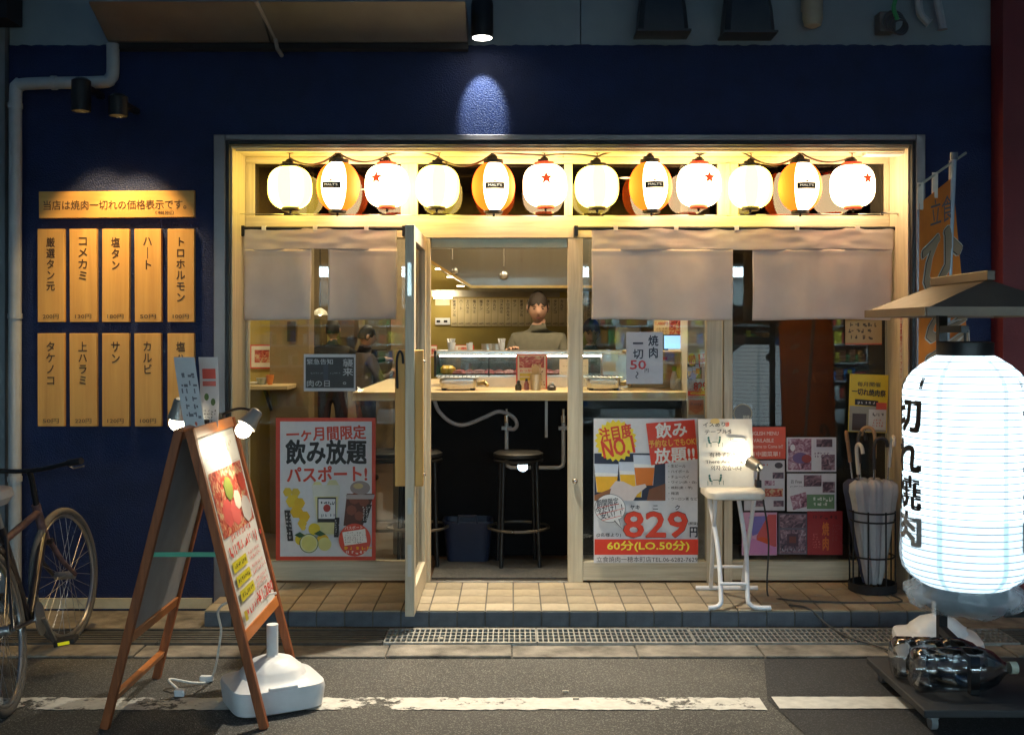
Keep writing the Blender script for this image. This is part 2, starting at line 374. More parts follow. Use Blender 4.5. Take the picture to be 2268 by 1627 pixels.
for (x0, x1, kind) in [(-6.0, -3.2, 1), (-3.195, -1.75, 1), (-1.745, -.64, 1), (-.632, .12, 0), (.128, .9, 0), (.908, 1.7, 0), (1.708, 2.5, 0), (2.508, 8., 1)]:
    b = MB(); m = GRATE if kind == 0 else GRATED
    for (ya, yb) in [(-.752, -.774), (-.996, -1.018)]: b.box(x0, x1, ya, yb, .004, .022)
    if kind == 0:
        for yy in (-.824, -.882, -.94): b.box(x0, x1, yy - .006, yy + .006, .004, .02)
        n = int((x1 - x0) / .0265)
        for i in range(n + 1):
            xx = x0 + (x1 - x0) * i / n; b.box(xx - .0035, xx + .0035, -.774, -.996, .005, .0215)
    else:
        for yy in (-.81, -.85, -.89, -.93, -.97): b.box(x0, x1, yy - .011, yy + .011, .004, .019)
    tag(b.build('grating', m, gu), kind='stuff')
MB().box(-6, -1.63, -.75, -.33, 0, .006).build('kerb_apron', CONC, gu); MB().box(2.24, 8, -.75, -.33, 0, .006).build('kerb_apron', CONC, gu)
for i, (px, py, c) in enumerate([(1252, 1535, 0), (975, 1417, 1), (1275, 1550, 1), (870, 1530, 1), (1050, 1540, 1)]):
    d = F * CZ / (py - 734); b = MB().tube([(gx(px, d + CY) - .012, d + CY, .009), (gx(px, d + CY) + .014, d + CY + .012 * (i % 2), .009)], .0055, 8)
    if i < 3:
        tag(b.build('cigarette_butt', M('butt_paper', (.7, .62, .48), .8), smooth=True), ['trodden cigarette butt on the asphalt behind the worn white line', 'cigarette butt lying on the steel drain grating', 'cigarette butt lying on the worn white line'][i], 'litter')

# ------------------------------------------------------------------ the shop building
W = -.33; XL, XR = -1.5745, 2.2227; ZT = 2.591; XB0, XB1 = gx(20, W), gx(2195, W); ZB = 3.13; FL = .085
shop = root('shop_building', 'blue stucco shopfront with a wide lit recessed glass entrance', 'shop', (0.3, W, 0))
b = MB()
b.box(XB0, XL, W, 0, 0, ZB); b.box(XR, XB1, W, 0, 0, ZB); b.box(XL, XR, W, 0, ZT, ZB)
b.build('wall', BLUE, shop)
# ragged edge of the blue paint along the top
vs, fs = ragged(XB0, XB1, ZB + .006, ZB - .03, 9, .004)
MB().add([(x, W - .002, z) for x, z, _ in vs], fs).build('paint_edge', BLUE, shop)
b = MB(); seams = [XB0, -1.28, .38, XB1]
for i in range(3): b.box(seams[i] + (.003 if i else 0), seams[i + 1] - .003 * (i < 2), W + .006, 0, ZB, 7.5)
b.build('upper_wall', GREYW, shop)
MB().box(XB0, -1.66, W - .012, W, .018, .075).build('skirting', M('cream_skirting', (.62, .52, .33), .6), shop)
MB().box(2.34, XB1, W - .012, W, .0, .05).build('skirting', BLACKM, shop)
# metal trim round the opening
xo0, xo1, zo = gx(473, W - .02), gx(2050, W - .02), gz(298, W - .02)
for a in [(xo0, XL - .012, .006, zo), (XR + .012, xo1, .006, zo)]: MB().box(a[0], a[1], W - .02, W - .001, a[2], a[3]).build('trim', TRIM, shop, bevel=.003)
MB().box(XL - .0115, XR + .0115, W - .02, W - .001, ZT + .016, zo).build('trim', TRIM, shop, bevel=.003)
MB().box(XL - .011, XL + .008, W - .012, W + .03, FL, ZT + .012).box(XR - .008, XR + .011, W - .012, W + .03, FL, ZT + .012).box(XL + .009, XR - .009, W - .012, W + .03, ZT - .008, ZT + .012).build('trim_groove', BLACK, shop)
# recess lining
MB().box(XL + .001, XL + .016, W + .031, .075, FL, ZT - .002).build('reveal_panel', CREAM, shop); MB().box(XR - .016, XR - .001, W + .031, .075, FL, ZT - .002).build('reveal_panel', CREAM, shop)
for (a, c) in [(XL + .017, .298), (.302, XR - .017)]: MB().box(a, c, W + .031, .075, ZT - .02, ZT - .004).build('soffit_panel', CREAMH, shop)
MB().box(XL + .03, XR - .03, W + .05, W + .1, ZT - .034, ZT - .0205).build('soffit_rail', CREAMH, shop)
MB().box(gx(1915, -.2), gx(2000, -.2), -.24, -.14, ZT - .045, ZT - .021).build('sensor_box', WHITEP, shop, bevel=.004)
# frame of the glazed front (plane y = 0)
fr = sub('shopfront_frame', shop); xj0, xj1 = XL + .017, XR - .017
def member(x0, x1, z0, z1, m, y0=0., y1=.06, name='frame_member'): return MB().box(x0, x1, y0, y1, z0, z1).build(name, m, fr, bevel=.003)
zh0, zh1, zt0, zt1 = gz(362), ZT - .021, gz(527), gz(478)
member(xj0, xj1, zh0, zh1, CREAMH)
member(xj0, xj1, zt0, zt1, CREAMH, -.008, .07)
member(xj0, gx(563), zt1, zh0, CREAM); member(gx(1960), xj1, zt1, zh0, CREAM)
for a, c in [(888, 925), (1250, 1268), (1590, 1635)]: member(gx(a), gx(c), zt1, zh0, CREAM, -.003)
member(gx(1608), gx(1616), zt1, zh0, CREAM, -.012, -.0035)
TG = glassmat('transom_glass', (.42, .38, .32), .02, 1.2)
for a, c in [(563, 888), (925, 1250), (1268, 1590), (1635, 1960)]: MB().box(gx(a), gx(c), .022, .028, zt1, zh0).build('transom_pane', TG, fr)
zr0, zr1 = gz(1285), gz(1243)
member(xj0, gx(549), FL, zt0, CREAM); member(gx(930), gx(953), FL, zt0, CREAM, -.004)
member(gx(549), gx(930), zr0, zr1, CREAMH, .002)
MB().box(gx(549), gx(930), .028, .034, zr1, zt0).build('window_pane', GLASS, fr)
member(gx(1258), gx(1291), FL, zt0, CREAM, -.004); member(gx(1291), gx(1565), zr0, zr1, CREAMH, 0); member(gx(1565), gx(1600), FL, zt0, CREAM, -.002)
MB().box(gx(1291), gx(1565), .028, .034, zr1, zt0).build('window_pane', GLASS, fr)
member(gx(1604), gx(1623), FL, zt0, CREAM, .006); member(gx(1623), xj1, zr0, zr1, CREAMH, .008)
MB().box(gx(1623), xj1 - .005, .034, .040, zr1, zt0).build('window_pane', GLASS, fr)
member(gx(953), gx(1258), gz(550, .03), zt0, M('olive_steel', (.3, .27, .19), .45, .9), .02, .06, 'head_channel')
member(gx(953), gx(1258), FL - .002, FL + .008, STEEL, .0, .05, 'threshold')
b = MB().ball((gx(1273), -.02, gz(1064)), .017); b.tube([(gx(1273), -.018, gz(1064)), (gx(1273), .0, gz(1064))], .008); b.build('door_knob', CHROME, fr, smooth=True)
# open hinged door leaf, perpendicular to the front
door = sub('door', shop); dx0, dx1 = -.546, -.4985; dy0, dy1 = -.812, -.012; dz0, dz1 = FL + .011, zt0 - .012 + .085
dz1 = gz(497, dy0)
DW = CREAM
MB().box(dx0, dx1, dy0, dy0 + .085, dz0, dz1).build('stile', DW, door, bevel=.003); MB().box(dx0, dx1, dy1 - .085, dy1, dz0, dz1).build('stile', DW, door, bevel=.003)
MB().box(dx0 + .001, dx1 - .001, dy0 + .085, dy1 - .085, dz0, dz0 + .13).build('rail', DW, door, bevel=.003); MB().box(dx0 + .001, dx1 - .001, dy0 + .085, dy1 - .085, dz1 - .08, dz1).build('rail', DW, door, bevel=.003)
MB().box(-.525, -.519, dy0 + .085, dy1 - .085, dz0 + .13, dz1 - .08).build('glass', GLASS, door)
for x0, x1 in [(-.6, dx0), (dx1, -.455)]:
    MB().box(x0, x1, dy0 + .02, dy0 + .055, gz(1078, dy0), gz(775, dy0)).build('handle', PINE, door, bevel=.004)
for z0, z1 in [(582, 655), (1102, 1138), (1206, 1276)]: MB().box(-.533, -.513, dy0 - .003, dy0, gz(z1, dy0), gz(z0, dy0)).build('lock_plate', STEEL, door)
for z in (800, 1053): MB().ball((-.452, dy0 + .038, gz(z, dy0)), .009).build('handle_bolt', CHROME, door, smooth=True)
hk = spline([(-.585, dy0 + .0, gz(860, dy0)), (-.588, dy0, gz(800, dy0)), (-.575, dy0, gz(778, dy0)), (-.56, dy0, gz(785, dy0)), (-.556, dy0, gz(805, dy0))])
tag(MB().tube(hk, .006).build('coat_hook', BLACK, smooth=True), 'black metal hook hung over the open door handle', 'hook')
# entrance step with tiles
st = sub('entrance_step', shop); J0, PT = -1.1746, .1477; NX = 26; RY = .1625
MORT = M('grout', (.11, .1, .085), .9)
sx0 = J0 - 3 * PT; sx1 = sx0 + NX * PT
MB().box(sx0 + .004, sx1 - .004, -.645, .0, 0, FL - .005).build('step_core', MORT, st)
TILE = [M('buff_tile_%d' % i, c, .5, var=.32, vs=7, bump=.12, bs=200) for i, c in enumerate([(.34, .28, .19), (.31, .26, .18), (.37, .31, .22), (.28, .23, .16)])]
RIS = [M('slate_riser_tile_%d' % i, c, .5, var=.25, vs=14, bump=.25, bs=160) for i, c in enumerate([(.085, .1, .12), (.075, .088, .105), (.095, .108, .13)])]
tm = MB().box(.004, PT - .004, .004, RY - .004, 0, .012).mesh('tile'); rm = MB().box(.004, PT - .004, 0, .01, .004, FL - .007).mesh('riser_tile')
def share(name, me, m, parent, loc):
    o = bpy.data.objects.new(name, me); col.objects.link(o); o.location = loc; adopt(o, parent)
    if not me.materials: me.materials.append(m)
    o.material_slots[0].link = 'OBJECT'; o.material_slots[0].material = m; return o
rnd = random.Random(4)
for i in range(NX):
    for j in range(4):
        if j >= 2 and (sx0 + i * PT < XL + .012 or sx0 + (i + 1) * PT > XR): continue
        share('tile', tm, TILE[rnd.randrange(4)], st, (sx0 + i * PT, -.65 + j * RY, FL - .012 + rnd.random() * .0012))
    share('riser_tile', rm, RIS[rnd.randrange(3)], st, (sx0 + i * PT, -.654, 0))
# interior shell
IN = sub('interior', shop); IL, IR, IBK, IC = -3.3, 2.9, 6.6, 2.78
FT = M('brown_floor_tile', (.085, .05, .03), .35, var=.3, vs=6)
MB().box(IL, IR, .0, IBK, 0, FL - .003).build('floor', FT, IN)
MB().box(IL, IR, .08, IBK, IC, IC + .1).build('ceiling', M('dark_ceiling', (.055, .042, .03), .7), IN)
MB().box(IL - .1, IL, .0, IBK, 0, IC).build('side_wall', MUST, IN); MB().box(IR, IR + .1, .0, IBK, 0, IC).build('side_wall', BROWNW, IN)
MB().box(IL, IR, IBK, IBK + .1, 0, IC).build('back_wall', BROWNW, IN)
MB().box(IL, XL, .0, .08, FL, IC).build('front_wall', MUST, IN); MB().box(XR, IR, .0, .08, FL, IC).build('front_wall', MUST, IN); MB().box(XL, XR, .0765, .12, ZT - .02, IC).build('front_wall', BROWNW, IN)
KB = 3.3
MB().box(gx(945, KB), IR, KB, KB + .1, FL, IC).build('kitchen_wall', MUST, IN)
MB().box(-2.6, gx(600, 1.6), 1.6, 1.72, FL, IC).build('partition', MUST, IN); MB().box(gx(600, 1.6) + .001, gx(686, 1.6), 1.56, 1.78, FL, IC).build('pillar', BROWNW, IN)
MB().box(gx(1523, .55), gx(1572, .55), .55, .85, FL, IC).build('pillar', M('pale_grey_post', (.42, .4, .37), .5), IN)
MB().box(1.22, IR, 1.15, 1.25, FL, IC).build('partition', M('dark_partition', (.035, .03, .026), .6, var=.3, vs=2), IN); MB().box(1.22, 1.3, .86, 1.149, FL, IC).build('partition', M('dark_partition', (0, 0, 0)), IN)  # dark walls added to keep the room behind the right window dim
# unseen ceiling downlights, added to light the interior
LAMPW = emis('warm_lamp_lens', (1., .8, .5), 14)
for (x, y, e) in [(-2.2, 1.0, 9), (-1.25, 3.0, 9), (-2.4, 3.6, 7), (-.2, 1.0, 12), (.75, 1.0, 12), (-.1, 2.3, 12), (.9, 2.3, 12), (-1.2, 5.2, 10)]:
    dl = root('ceiling_downlight', 'small round warm ceiling downlight ' + {(-2.2, 1.0): 'over the dish shelf', (-1.25, 3.0): 'in the aisle before the diners', (-2.4, 3.6): 'beyond the mustard partition', (-.2, 1.0): 'over the counter by the doorway', (.75, 1.0): 'over the counter by the price sign', (-.1, 2.3): 'over the kitchen near the tube lamp', (.9, 2.3): 'over the kitchen near the steel cabinet', (-1.2, 5.2): 'at the far end of the aisle'}[(x, y)], 'downlight', (x, y, IC), group='downlights in the ceiling')
    MB().lathe([(.055, -.012), (.062, -.012), (.062, .0), (.055, .0)], 20, (x, y, IC), cap=False).build('rim', STEEL, dl, smooth=True)
    MB().lathe([(.05, -.004), (.05, -.001)], 20, (x, y, IC)).build('lens', LAMPW, dl)
    L = bpy.data.lights.new('downlight', 'AREA'); L.shape = 'DISK'; L.size = .1; L.energy = e; L.color = (1, .79, .5); lo = bpy.data.objects.new('downlight_glow', L); col.objects.link(lo); lo.location = (x, y, IC - .02); adopt(lo, dl)
# stainless hood over the kitchen
hd = root('extractor_hood', 'stainless steel extractor hood hanging over the kitchen counter', 'hood', (gx(1150, 1.9), 1.9, gz(635, 1.9)))
Y0, Y1 = 1.9, 3.1; P = [(940, 500), (1620, 500), (1620, 634), (1042, 634), (940, 571)]
MB().prism([(gx(a, Y0), gz(c, Y0)) for a, c in P], Y0, Y1).build('canopy', M('hood_steel', (.17, .17, .155), .3, 1., var=.05, vs=20, stretch=(1, 1, .05)), hd)
b = MB().bar((gx(938, Y0), Y0 - .006, gz(569, Y0)), (gx(1043, Y0), Y0 - .006, gz(634, Y0)), .02, .02); b.box(gx(1040, Y0), gx(1620, Y0), Y0 - .015, Y0, gz(638, Y0), gz(632, Y0)); b.build('rim', M('brass_edge', (.4, .27, .1), .35, .8), hd)
for i, px in enumerate((1002, 1116)):
    b = MB().tube([(gx(px, Y0), Y0 - .02, gz(505, Y0)), (gx(px, Y0), Y0 - .02, gz(590 if i else 575, Y0))], .006); b.ball((gx(px + (0 if i else 6), Y0), Y0 - .03, gz(610 if i else 600, Y0)), .035 if i else .026, sc=(1, .5, 1)); b.build('hanging_disc', STEEL, hd, smooth=True)
for (a, c) in [(972, 580), (998, 598), (1020, 618)]:
    yy = 2.5; MB().lathe([(.03, 0), (.03, .004)], 14, (gx(a, yy), yy, gz(c + 16, yy))).build('spot_lens', LAMPW, hd)
# lit tube lamp under the hood
tl = root('tube_lamp', 'short lit fluorescent tube lamp under the kitchen hood', 'lamp', (gx(985, 3.1), 3.1, gz(655, 3.1)))
MB().box(gx(955, 3.1), gx(1240, 3.1), 3.12, 3.22, gz(657, 3.1), gz(642, 3.1)).build('housing', M('lamp_housing', (.4, .36, .28), .5), tl)
MB().tube([(gx(960, 3.0), 3.05, gz(655, 3.0)), (gx(1000, 3.0), 3.05, gz(655, 3.0))], .022, 12).build('tube', emis('tube_glow', (1., .86, .6), 22), tl, smooth=True)
# ------------------------------------------------------------------ fixtures on the facade
# tilted metal sign box above the entrance
sb = root('awning_box', 'long dull bronze metal awning box above the blue wall', 'awning', (gx(610, -.5), -.5, 3.1))
BOXM = M('dull_bronze_panel', (.13, .125, .12), .55, .2, var=.25, vs=2)
def aw(px, py, y): return Vector((gx(px, y), y, gz(py, y)))
yb, yt = -.42, -.70; xa, xc, xb = gx(238, yb), gx(598, yb), gx(1036, yb); z0 = gz(92, yb); z1 = gz(3, -.70)
for x0, x1 in [(xa, xc - .004), (xc + .004, xb)]:
    P = [(yb, z0), (W, z0), (W, z1), (yt, z1)]; vs = [(x, y, z) for x in (x0, x1) for y, z in P]
    MB().add(vs, [(0, 1, 2, 3), (4, 7, 6, 5), (0, 3, 7, 4), (3, 2, 6, 7), (2, 1, 5, 6), (1, 0, 4, 5)]).build('panel', BOXM, sb, bevel=.006)
MB().box(xa + .02, xb, yb + .02, W - .001, z0 - .035, z0 - .002).build('bottom_rail', BLACKM, sb)
MB().tube([(xc - .012, yt - .01, z1), (xc + .03, yb - .02, z0 + .02), (xc + .04, yb, z0 - .04), (xc + .05, W - .02, z0 - .06)], .012).build('conduit', M('grey_conduit', (.25, .24, .23), .5), sb, smooth=True)
# cylinder spot lamp
sp = root('spot_lamp', 'black cylinder spot lamp shining down the blue wall', 'spot lamp', (gx(1068, -.53), -.53, gz(84, -.53)))
lx, ly, lz = gx(1068, -.53), -.53, gz(84, -.53)
MB().lathe([(.052, 0), (.058, 0), (.06, .02), (.06, .17), (.055, .2), (.02, .205)], 28, (lx, ly, lz)).build('barrel', BLACK, sp, smooth=True)
MB().lathe([(.0515, -.001), (.0515, -.0035)], 24, (lx, ly, lz)).build('lens', emis('white_lamp_lens', (1., .95, .85), 9), sp)
MB().box(lx - .02, lx + .02, ly + .03, W + .006, lz + .12, lz + .15).build('bracket', BLACK, sp)
def spot(name, loc, aim, e, size, blend, c, parent, rad=.03):
    L = bpy.data.lights.new(name, 'SPOT'); L.energy = e; L.spot_size = R(size); L.spot_blend = blend; L.color = c; L.shadow_soft_size = rad
    o = bpy.data.objects.new(name, L); col.objects.link(o); o.location = loc; o.rotation_euler = (Vector(aim) - Vector(loc)).to_track_quat('-Z', 'Y').to_euler(); adopt(o, parent); return o
spot('spot_core', (lx, ly, lz - .012), (lx, W + .0, lz - .012 - .2 / math.tan(R(35))), 17, 42, .5, (.8, .92, 1), sp, .02); spot('spot_flood', (lx, ly, lz - .012), (lx + .15, ly - .8, 0), 290, 76, 1., (1, .92, .76), sp, .03)
# two dark spot lamps over the menu boards
for i, (px, py, h) in enumerate([(180, 213, .16), (262, 236, .1)]):
    y = -.62; x, z = gx(px, y), gz(py, y)
    t = root('board_lamp', ['dark downlight tube under the grey drain pipe', 'round dark lamp beside the tube lamp, over the wooden menu boards'][i], 'lamp', (x, W, z))
    b = MB().lathe([(.044, -h / 2 + .052), (.044, -h / 2), (.05, -h / 2), (.05, h / 2), (.03, h / 2 + .015), (.001, h / 2 + .016)], 20, (x, y, z), cap=False); b.build('barrel', BLACK, t, smooth=True)
    MB().bar((x, y + .045, z + h / 2 - .02), (x, W, z + h / 2 - .02), .03, .03).build('arm', BLACK, t)
    MB().lathe([(.0435, -h / 2 + .048), (.0435, -h / 2 + .044)], 18, (x, y, z)).build('lens', emis('amber_lamp_lens', (1., .62, .2), 4), t)
    spot('board_beam', (x, y, z - h / 2 + .036), (x + .03, W + .1, 1.1), 34 if i else 23, 68, .6, (1, .66, .27), t)
# drain pipe
y = -.40; P = [(250, 98), (250, 160), (244, 174), (228, 182), (120, 184), (62, 186), (44, 190), (35, 206), (34, 400), (33, 800), (33, 1340)]
dp = root('drain_pipe', 'grey plastic drain pipe bending across the blue wall corner', 'pipe', (gx(33, y), y, 0))
MB().tube(spline([(gx(a, y), y, gz(c, y)) for a, c in P], 4), .034, 14).build('pipe', PVC, dp, smooth=True)
for a, c, ax in [(120, 184, 0), (34, 235, 2), (33, 700, 2), (33, 1060, 2)]:
    pr = Matrix.Translation((gx(a, y), y, gz(c, y))) @ (Matrix.Rotation(R(90), 4, 'Y') if ax == 0 else Matrix.Identity(4))
    MB().lathe([(.039, -.014), (.039, .014)], 16, mat=pr).build('clamp', PVC, dp)
# vent hoods and services on the upper wall
for i, px in enumerate((1467, 1657)):
    y = W; w = .135; zb = gz(72 + 3 * i, W - .1)
    v = root('wall_vent', ['dark grey hooded wall vent beside the bare wall joint', 'dark grey hooded wall vent beside the beige wall lamp'][i], 'vent', (gx(px, W - .1), W, zb))
    cx = gx(px, W - .1); b = MB(); rows = [(zb, w, .17), (zb + .02, w, .17), (zb + .12, w * .93, .165), (zb + .24, w * .82, .13), (zb + .33, w * .66, .07), (zb + .36, w * .5, .02)]
    k = 0; vs = []
    for z, ww, d in rows: vs += [(cx - ww, W + .004, z), (cx - ww, W - d * .8, z), (cx - ww * .8, W - d, z), (cx + ww * .8, W - d, z), (cx + ww, W - d * .8, z), (cx + ww, W + .004, z)]
    fs = [(r * 6 + j, r * 6 + j + 1, r * 6 + 7 + j, r * 6 + 6 + j) for r in range(5) for j in range(5)] + [(30, 31, 32, 33, 34, 35)]
    b.add(vs, fs).build('hood', M('dark_vent_metal', (.05, .055, .06), .45, .4), v, smooth=True, auto=30)
    MB().box(cx - w - .012, cx + w + .012, W - .175, W + .002, zb - .012, zb).build('lip', M('dark_vent_metal', (0, 0, 0)), v)
    MB().box(cx - w, cx + w, W - .1, W, zb + .012, zb + .015).build('grille', BLACKM, v)
y = -.39; c = (gx(1800, y), y, 0); t = root('wall_lamp', 'beige capsule bulkhead lamp, unlit, on the grey upper wall', 'lamp', (c[0], W, gz(58, y)))
MB().lathe([(.02, 0), (.045, .012), (.055, .05), (.055, .25)], 20, (c[0], y, gz(62, y))).build('cover', M('aged_cream_plastic', (.4, .36, .26), .5), t, smooth=True); MB().box(c[0] - .05, c[0] + .05, y + .03, W, gz(20, y), gz(-40, y)).build('back_plate', M('aged_cream_plastic', (0, 0, 0)), t)
t = root('gas_meter', 'small dark wall meter with coiled cable and green wire', 'meter', (gx(1970, -.42), W, gz(70, -.4)))
MB().box(gx(1948, -.42), gx(1985, -.42), -.42, W, gz(70, -.42), gz(25, -.42)).build('case', M('meter_brown', (.1, .09, .08), .5), t, bevel=.008)
b = MB()
for k in range(4): b.tube(ring((gx(1980, -.44) + .01 * k, -.43 - .008 * k, gz(47 + 5 * k, -.44)), .058 - .006 * k, 20, 1), .006, 6, closed=True)
b.build('coil', M('cable_dark_grey', (.06, .06, .06), .5), t, smooth=True)
MB().tube(spline([(gx(1985, -.43), -.45, gz(48, -.43)), (gx(1978, -.43), -.44, gz(20, -.43)), (gx(1985, -.43), -.42, gz(-10, -.43)), (gx(1985, -.43), -.4, gz(-80, -.43))]), .012).build('wire', M('green_wire', (.05, .3, .08), .5), t, smooth=True)
for i, P in enumerate([[(2030, -80), (2036, 20), (2050, 45), (2058, 52)], [(2060, -80), (2080, 20), (2087, 55), (2088, 66)]]):
    tag(MB().tube(spline([(gx(a, -.38), -.38, gz(c_, -.38)) for a, c_ in P]), [.022] * 18 + [.03]).build('service_pipe', M('grey_white_pipe', (.35, .37, .38), .5), smooth=True), ['thin pale service pipe beside the coiled meter cable', 'thick-ended pale service pipe by the red wall'][i], 'pipe')
# neighbouring walls
t = root('red_wall', 'dark red neighbouring wall beside the blue shopfront', 'wall', (XB1 + 1.2, W, 0)); MB().box(XB1 + .004, 8, -.47, 2, 0, 7.5).build('wall', REDW, t); MB().box(XB1 + .006, 8, -.48, -.471, 0, .06).build('plinth', BLACKM, t)
t = root('grey_wall', 'dim grey neighbouring wall left of the drain pipe', 'wall', (XB0 - 1.5, W, 0)); MB().box(-9, XB0 - .01, -.36, 2, 0, 7.5).build('wall', M('neighbour_grey', (.16, .18, .19), .75, var=.15, vs=3), t)
MB().box(-2.95, gx(24, -.5), -.55, -.36, gz(45, -.5), 3.6).build('bracket_box', BLACKM, t)

# ------------------------------------------------------------------ wooden menu boards
INKB = (74, 50, 30)
rows = [('厳選タン元', '200円'), ('コメカミ', '130円'), ('塩タン', '180円'), ('ハート', '50円'), ('トロホルモン', '100円'), ('タケノコ', '50円'), ('上ハラミ', '220円'), ('サン', '120円'), ('カルビ', '100円'), ('塩ハラミ', '100円')]
cols = ['first', 'second', 'third', 'fourth', 'fifth']
MBs = (83, 142), (154, 214), (226, 286), (298, 357), (371, 430)
def boardlike(px0, py0, px1, py1, m, label, fn, rl):
    y = W - .03; x0, x1, z0, z1 = gx(px0, y), gx(px1, y), gz(py1, y), gz(py0, y); w, h = x1 - x0, z1 - z0
    o = MB().box(-w / 2, w / 2, 0, .028, -h / 2, h / 2).build('menu_board', m, bevel=.002); o.location = ((x0 + x1) / 2, y, (z0 + z1) / 2); o.rotation_euler = (0, R(rl), 0); LOCAL.add(o.name)
    tag(o, label, 'menu board', 'wooden menu boards on the blue wall'); s = Sheet(w, h); fn(s); s.b.v = [(a, b + .0006, c) for a, b, c in s.b.v]; tag(s.b.build('lettering', s.mats, o), kind='stuff'); return o
boardlike(86, 423, 430, 482, PINEH, 'long level wooden board lettered with the price notice', lambda s: (s.text('当店は焼肉一切れの価格表示です。', .03, .34, .95, .7, INKB, bold=.02), s.text('（税別）', .75, .76, .87, .9, INKB)), -.5)
for i, (nm, pr) in enumerate(rows):
    a, c = MBs[i % 5]; r = i // 5; n = len(nm)
    boardlike(a, [507, 738][r], c, [713, 944][r], PINE, 'upright wooden menu board lettered %s, %s %s row' % (nm, cols[i % 5], ['in the upper', 'in the lower'][r]),
              lambda s, nm=nm, pr=pr, n=n: (s.text(nm, .33, .09, .66, .09 + .115 * n, INKB, vertical=True, bold=.03), s.text(pr, .2, .915, .8, .965, INKB, bold=.02)), random.uniform(-.4, .4))

# ------------------------------------------------------------------ lanterns in the recess
LY = -.17
def LE(name, c, s): return emis(name, c, s)
LWH = LE('lit_white_paper', (1., .72, .4), 6.4); LYE = LE('lit_yellow_paper', (1., .72, .1), 3.6); LY2 = LE('lit_pale_yellow_paper', (1., .74, .2), 4.8); LOR = LE('lit_orange_paper', (1., .1, .006), 1.5)
REDC = M('red_plastic', (.5, .04, .02), .4); LBL = M('label_black', (.02, .014, .008), .6)
def egg(t, r, h, p):   # radius at height fraction t
    return r * (1 - abs(2 * t - 1) ** p) ** (1 / p) if 0 < t < 1 else 0
specs = dict(A=(.125, .245, 2.6), B=(.123, .29, 2.1), C=(.125, .245, 2.7))
proto = {}
def lantern(kind):
    r, h, p = specs[kind]; L = root('paper_lantern', 'x', 'lantern', (0, 0, 0), local=True); prof = []; N = 26; lo, hi = .035, .965
    def rad(z): return max(egg((z / h) + .5, r, h, p), .045)
    for i in range(N * 2 + 1):
        t = lo + (hi - lo) * i / (2 * N); z = (t - .5) * h; prof.append((rad(z) - (.0022 if i % 2 == 0 else 0), z))
    seg = 40
    if kind == 'A': sec = lambda q: (0 if int(q * 10 + .5) % 2 else 1); mats = [LY2, LYE]
    elif kind == 'B': sec = lambda q: (0 if abs(((q + .5) % 1) - .5) < .1 or abs(q - .5) < .1 else 1); mats = [LWH, LOR]
    else: sec = None; mats = [LWH]
    MB().lathe(prof, seg, sectors=sec, cap=False).build('paper_shell', mats, L, smooth=True, auto=180)
    cm = REDC if kind == 'C' else BLACK; rt = rad(prof[-1][1]) ; zt, zb = prof[-1][1], prof[0][1]
    MB().lathe([(.053, zt - .004), (.056, zt - .004), (.056, zt + .018), (.05, zt + .02)], 22).build('top_ring', cm, L, smooth=True)
    b = MB().lathe([(.026, zt + .02), (.022, zt + .04), (.012, zt + .05)], 12); b.box(-.036, .02, -.02, .02, zt + .02, zt + .035); b.tube([(0, 0, zt + .05), (.004, 0, zt + .07), (0, 0, zt + .085)], .003, 6); b.build('socket', BLACK, L, smooth=True)
    b = MB().lathe([(.045, zb - .018), (.05, zb - .014), (.05, zb + .004), (.046, zb + .004)], 22); b.build('bottom_ring', cm, L, smooth=True)
    MB().lathe([(.006, zb - .034), (.007, zb - .018)], 8).build('bottom_stud', BLACK, L)
    def wrap(vs): return [((rad(z) + .003 - y) * math.sin(x / r), -(rad(z) + .003 - y) * math.cos(x / r), z) for x, y, z in vs]
    if kind == 'B':
        g = MB(); n = 10
        for i in range(n + 1):
            x = -.055 + .11 * i / n
            for z in (-.024, .012): g.v.append((x, 0, z))
        for i in range(n): g.f.append((2 * i, 2 * i + 2, 2 * i + 3, 2 * i + 1)); g.m.append(0)
        vs, fs = text_geo("MALT'S", 0.); g.add([((x - .5) * .074, -.001, -.0105 + y * .012) for x, y in vs], fs, 1)
        vs, fs = text_geo("PREMIUM", 0.); g.add([((x - .5) * .05, -.0005, .075 + y * .008) for x, y in vs], fs, 2)
        vs, fs = text_geo("BEER", 0.); g.add([((x - .5) * .028, -.001, -.02 + y * .005) for x, y in vs], fs, 2)
        g.add([(-.003, 0, .016), (.003, 0, .016), (.002, 0, .05), (-.002, 0, .05)], [(0, 1, 2, 3)], 2); g.add([(-.009, -.001, .014), (.009, -.001, .014), (.006, -.001, .024), (-.006, -.001, .024)], [(0, 1, 2, 3)], 2)
        g.v = wrap(g.v); tag(g.build('label_print', [LBL, LE('label_white', (1., .85, .6), .5), M('label_gold', (.5, .25, .06), .5)], L), kind='stuff')
    if kind == 'C':
        P = [(.042 * (1 if i % 2 == 0 else .4) * math.sin(PI * i / 5), 0, .03 + .042 * (1 if i % 2 == 0 else .4) * math.cos(PI * i / 5)) for i in range(10)]
        MB().add(wrap(P) + wrap([(0, 0, .03)]), [(i, (i + 1) % 10, 10) for i in range(10)]).build('star', M('star_red', (.5, .05, .02), .6, emit=.35, ec=(1, .1, .02)), L)
    return L
spots_ = [(642, 416, 'A', 0), (749, 413, 'B', -10), (857, 412, 'C', -22), (969, 414, 'A', 12), (1093, 414, 'B', 5), (1207, 411, 'C', 2), (1322, 414, 'A', 7), (1441, 413, 'B', 4), (1548, 411, 'C', 18), (1662, 415, 'A', -5), (1772, 414, 'B', 3), (1888, 412, 'C', 24)]
names = dict(A='pale yellow striped lantern', B='orange and white lantern with black label', C='white lantern with red star')
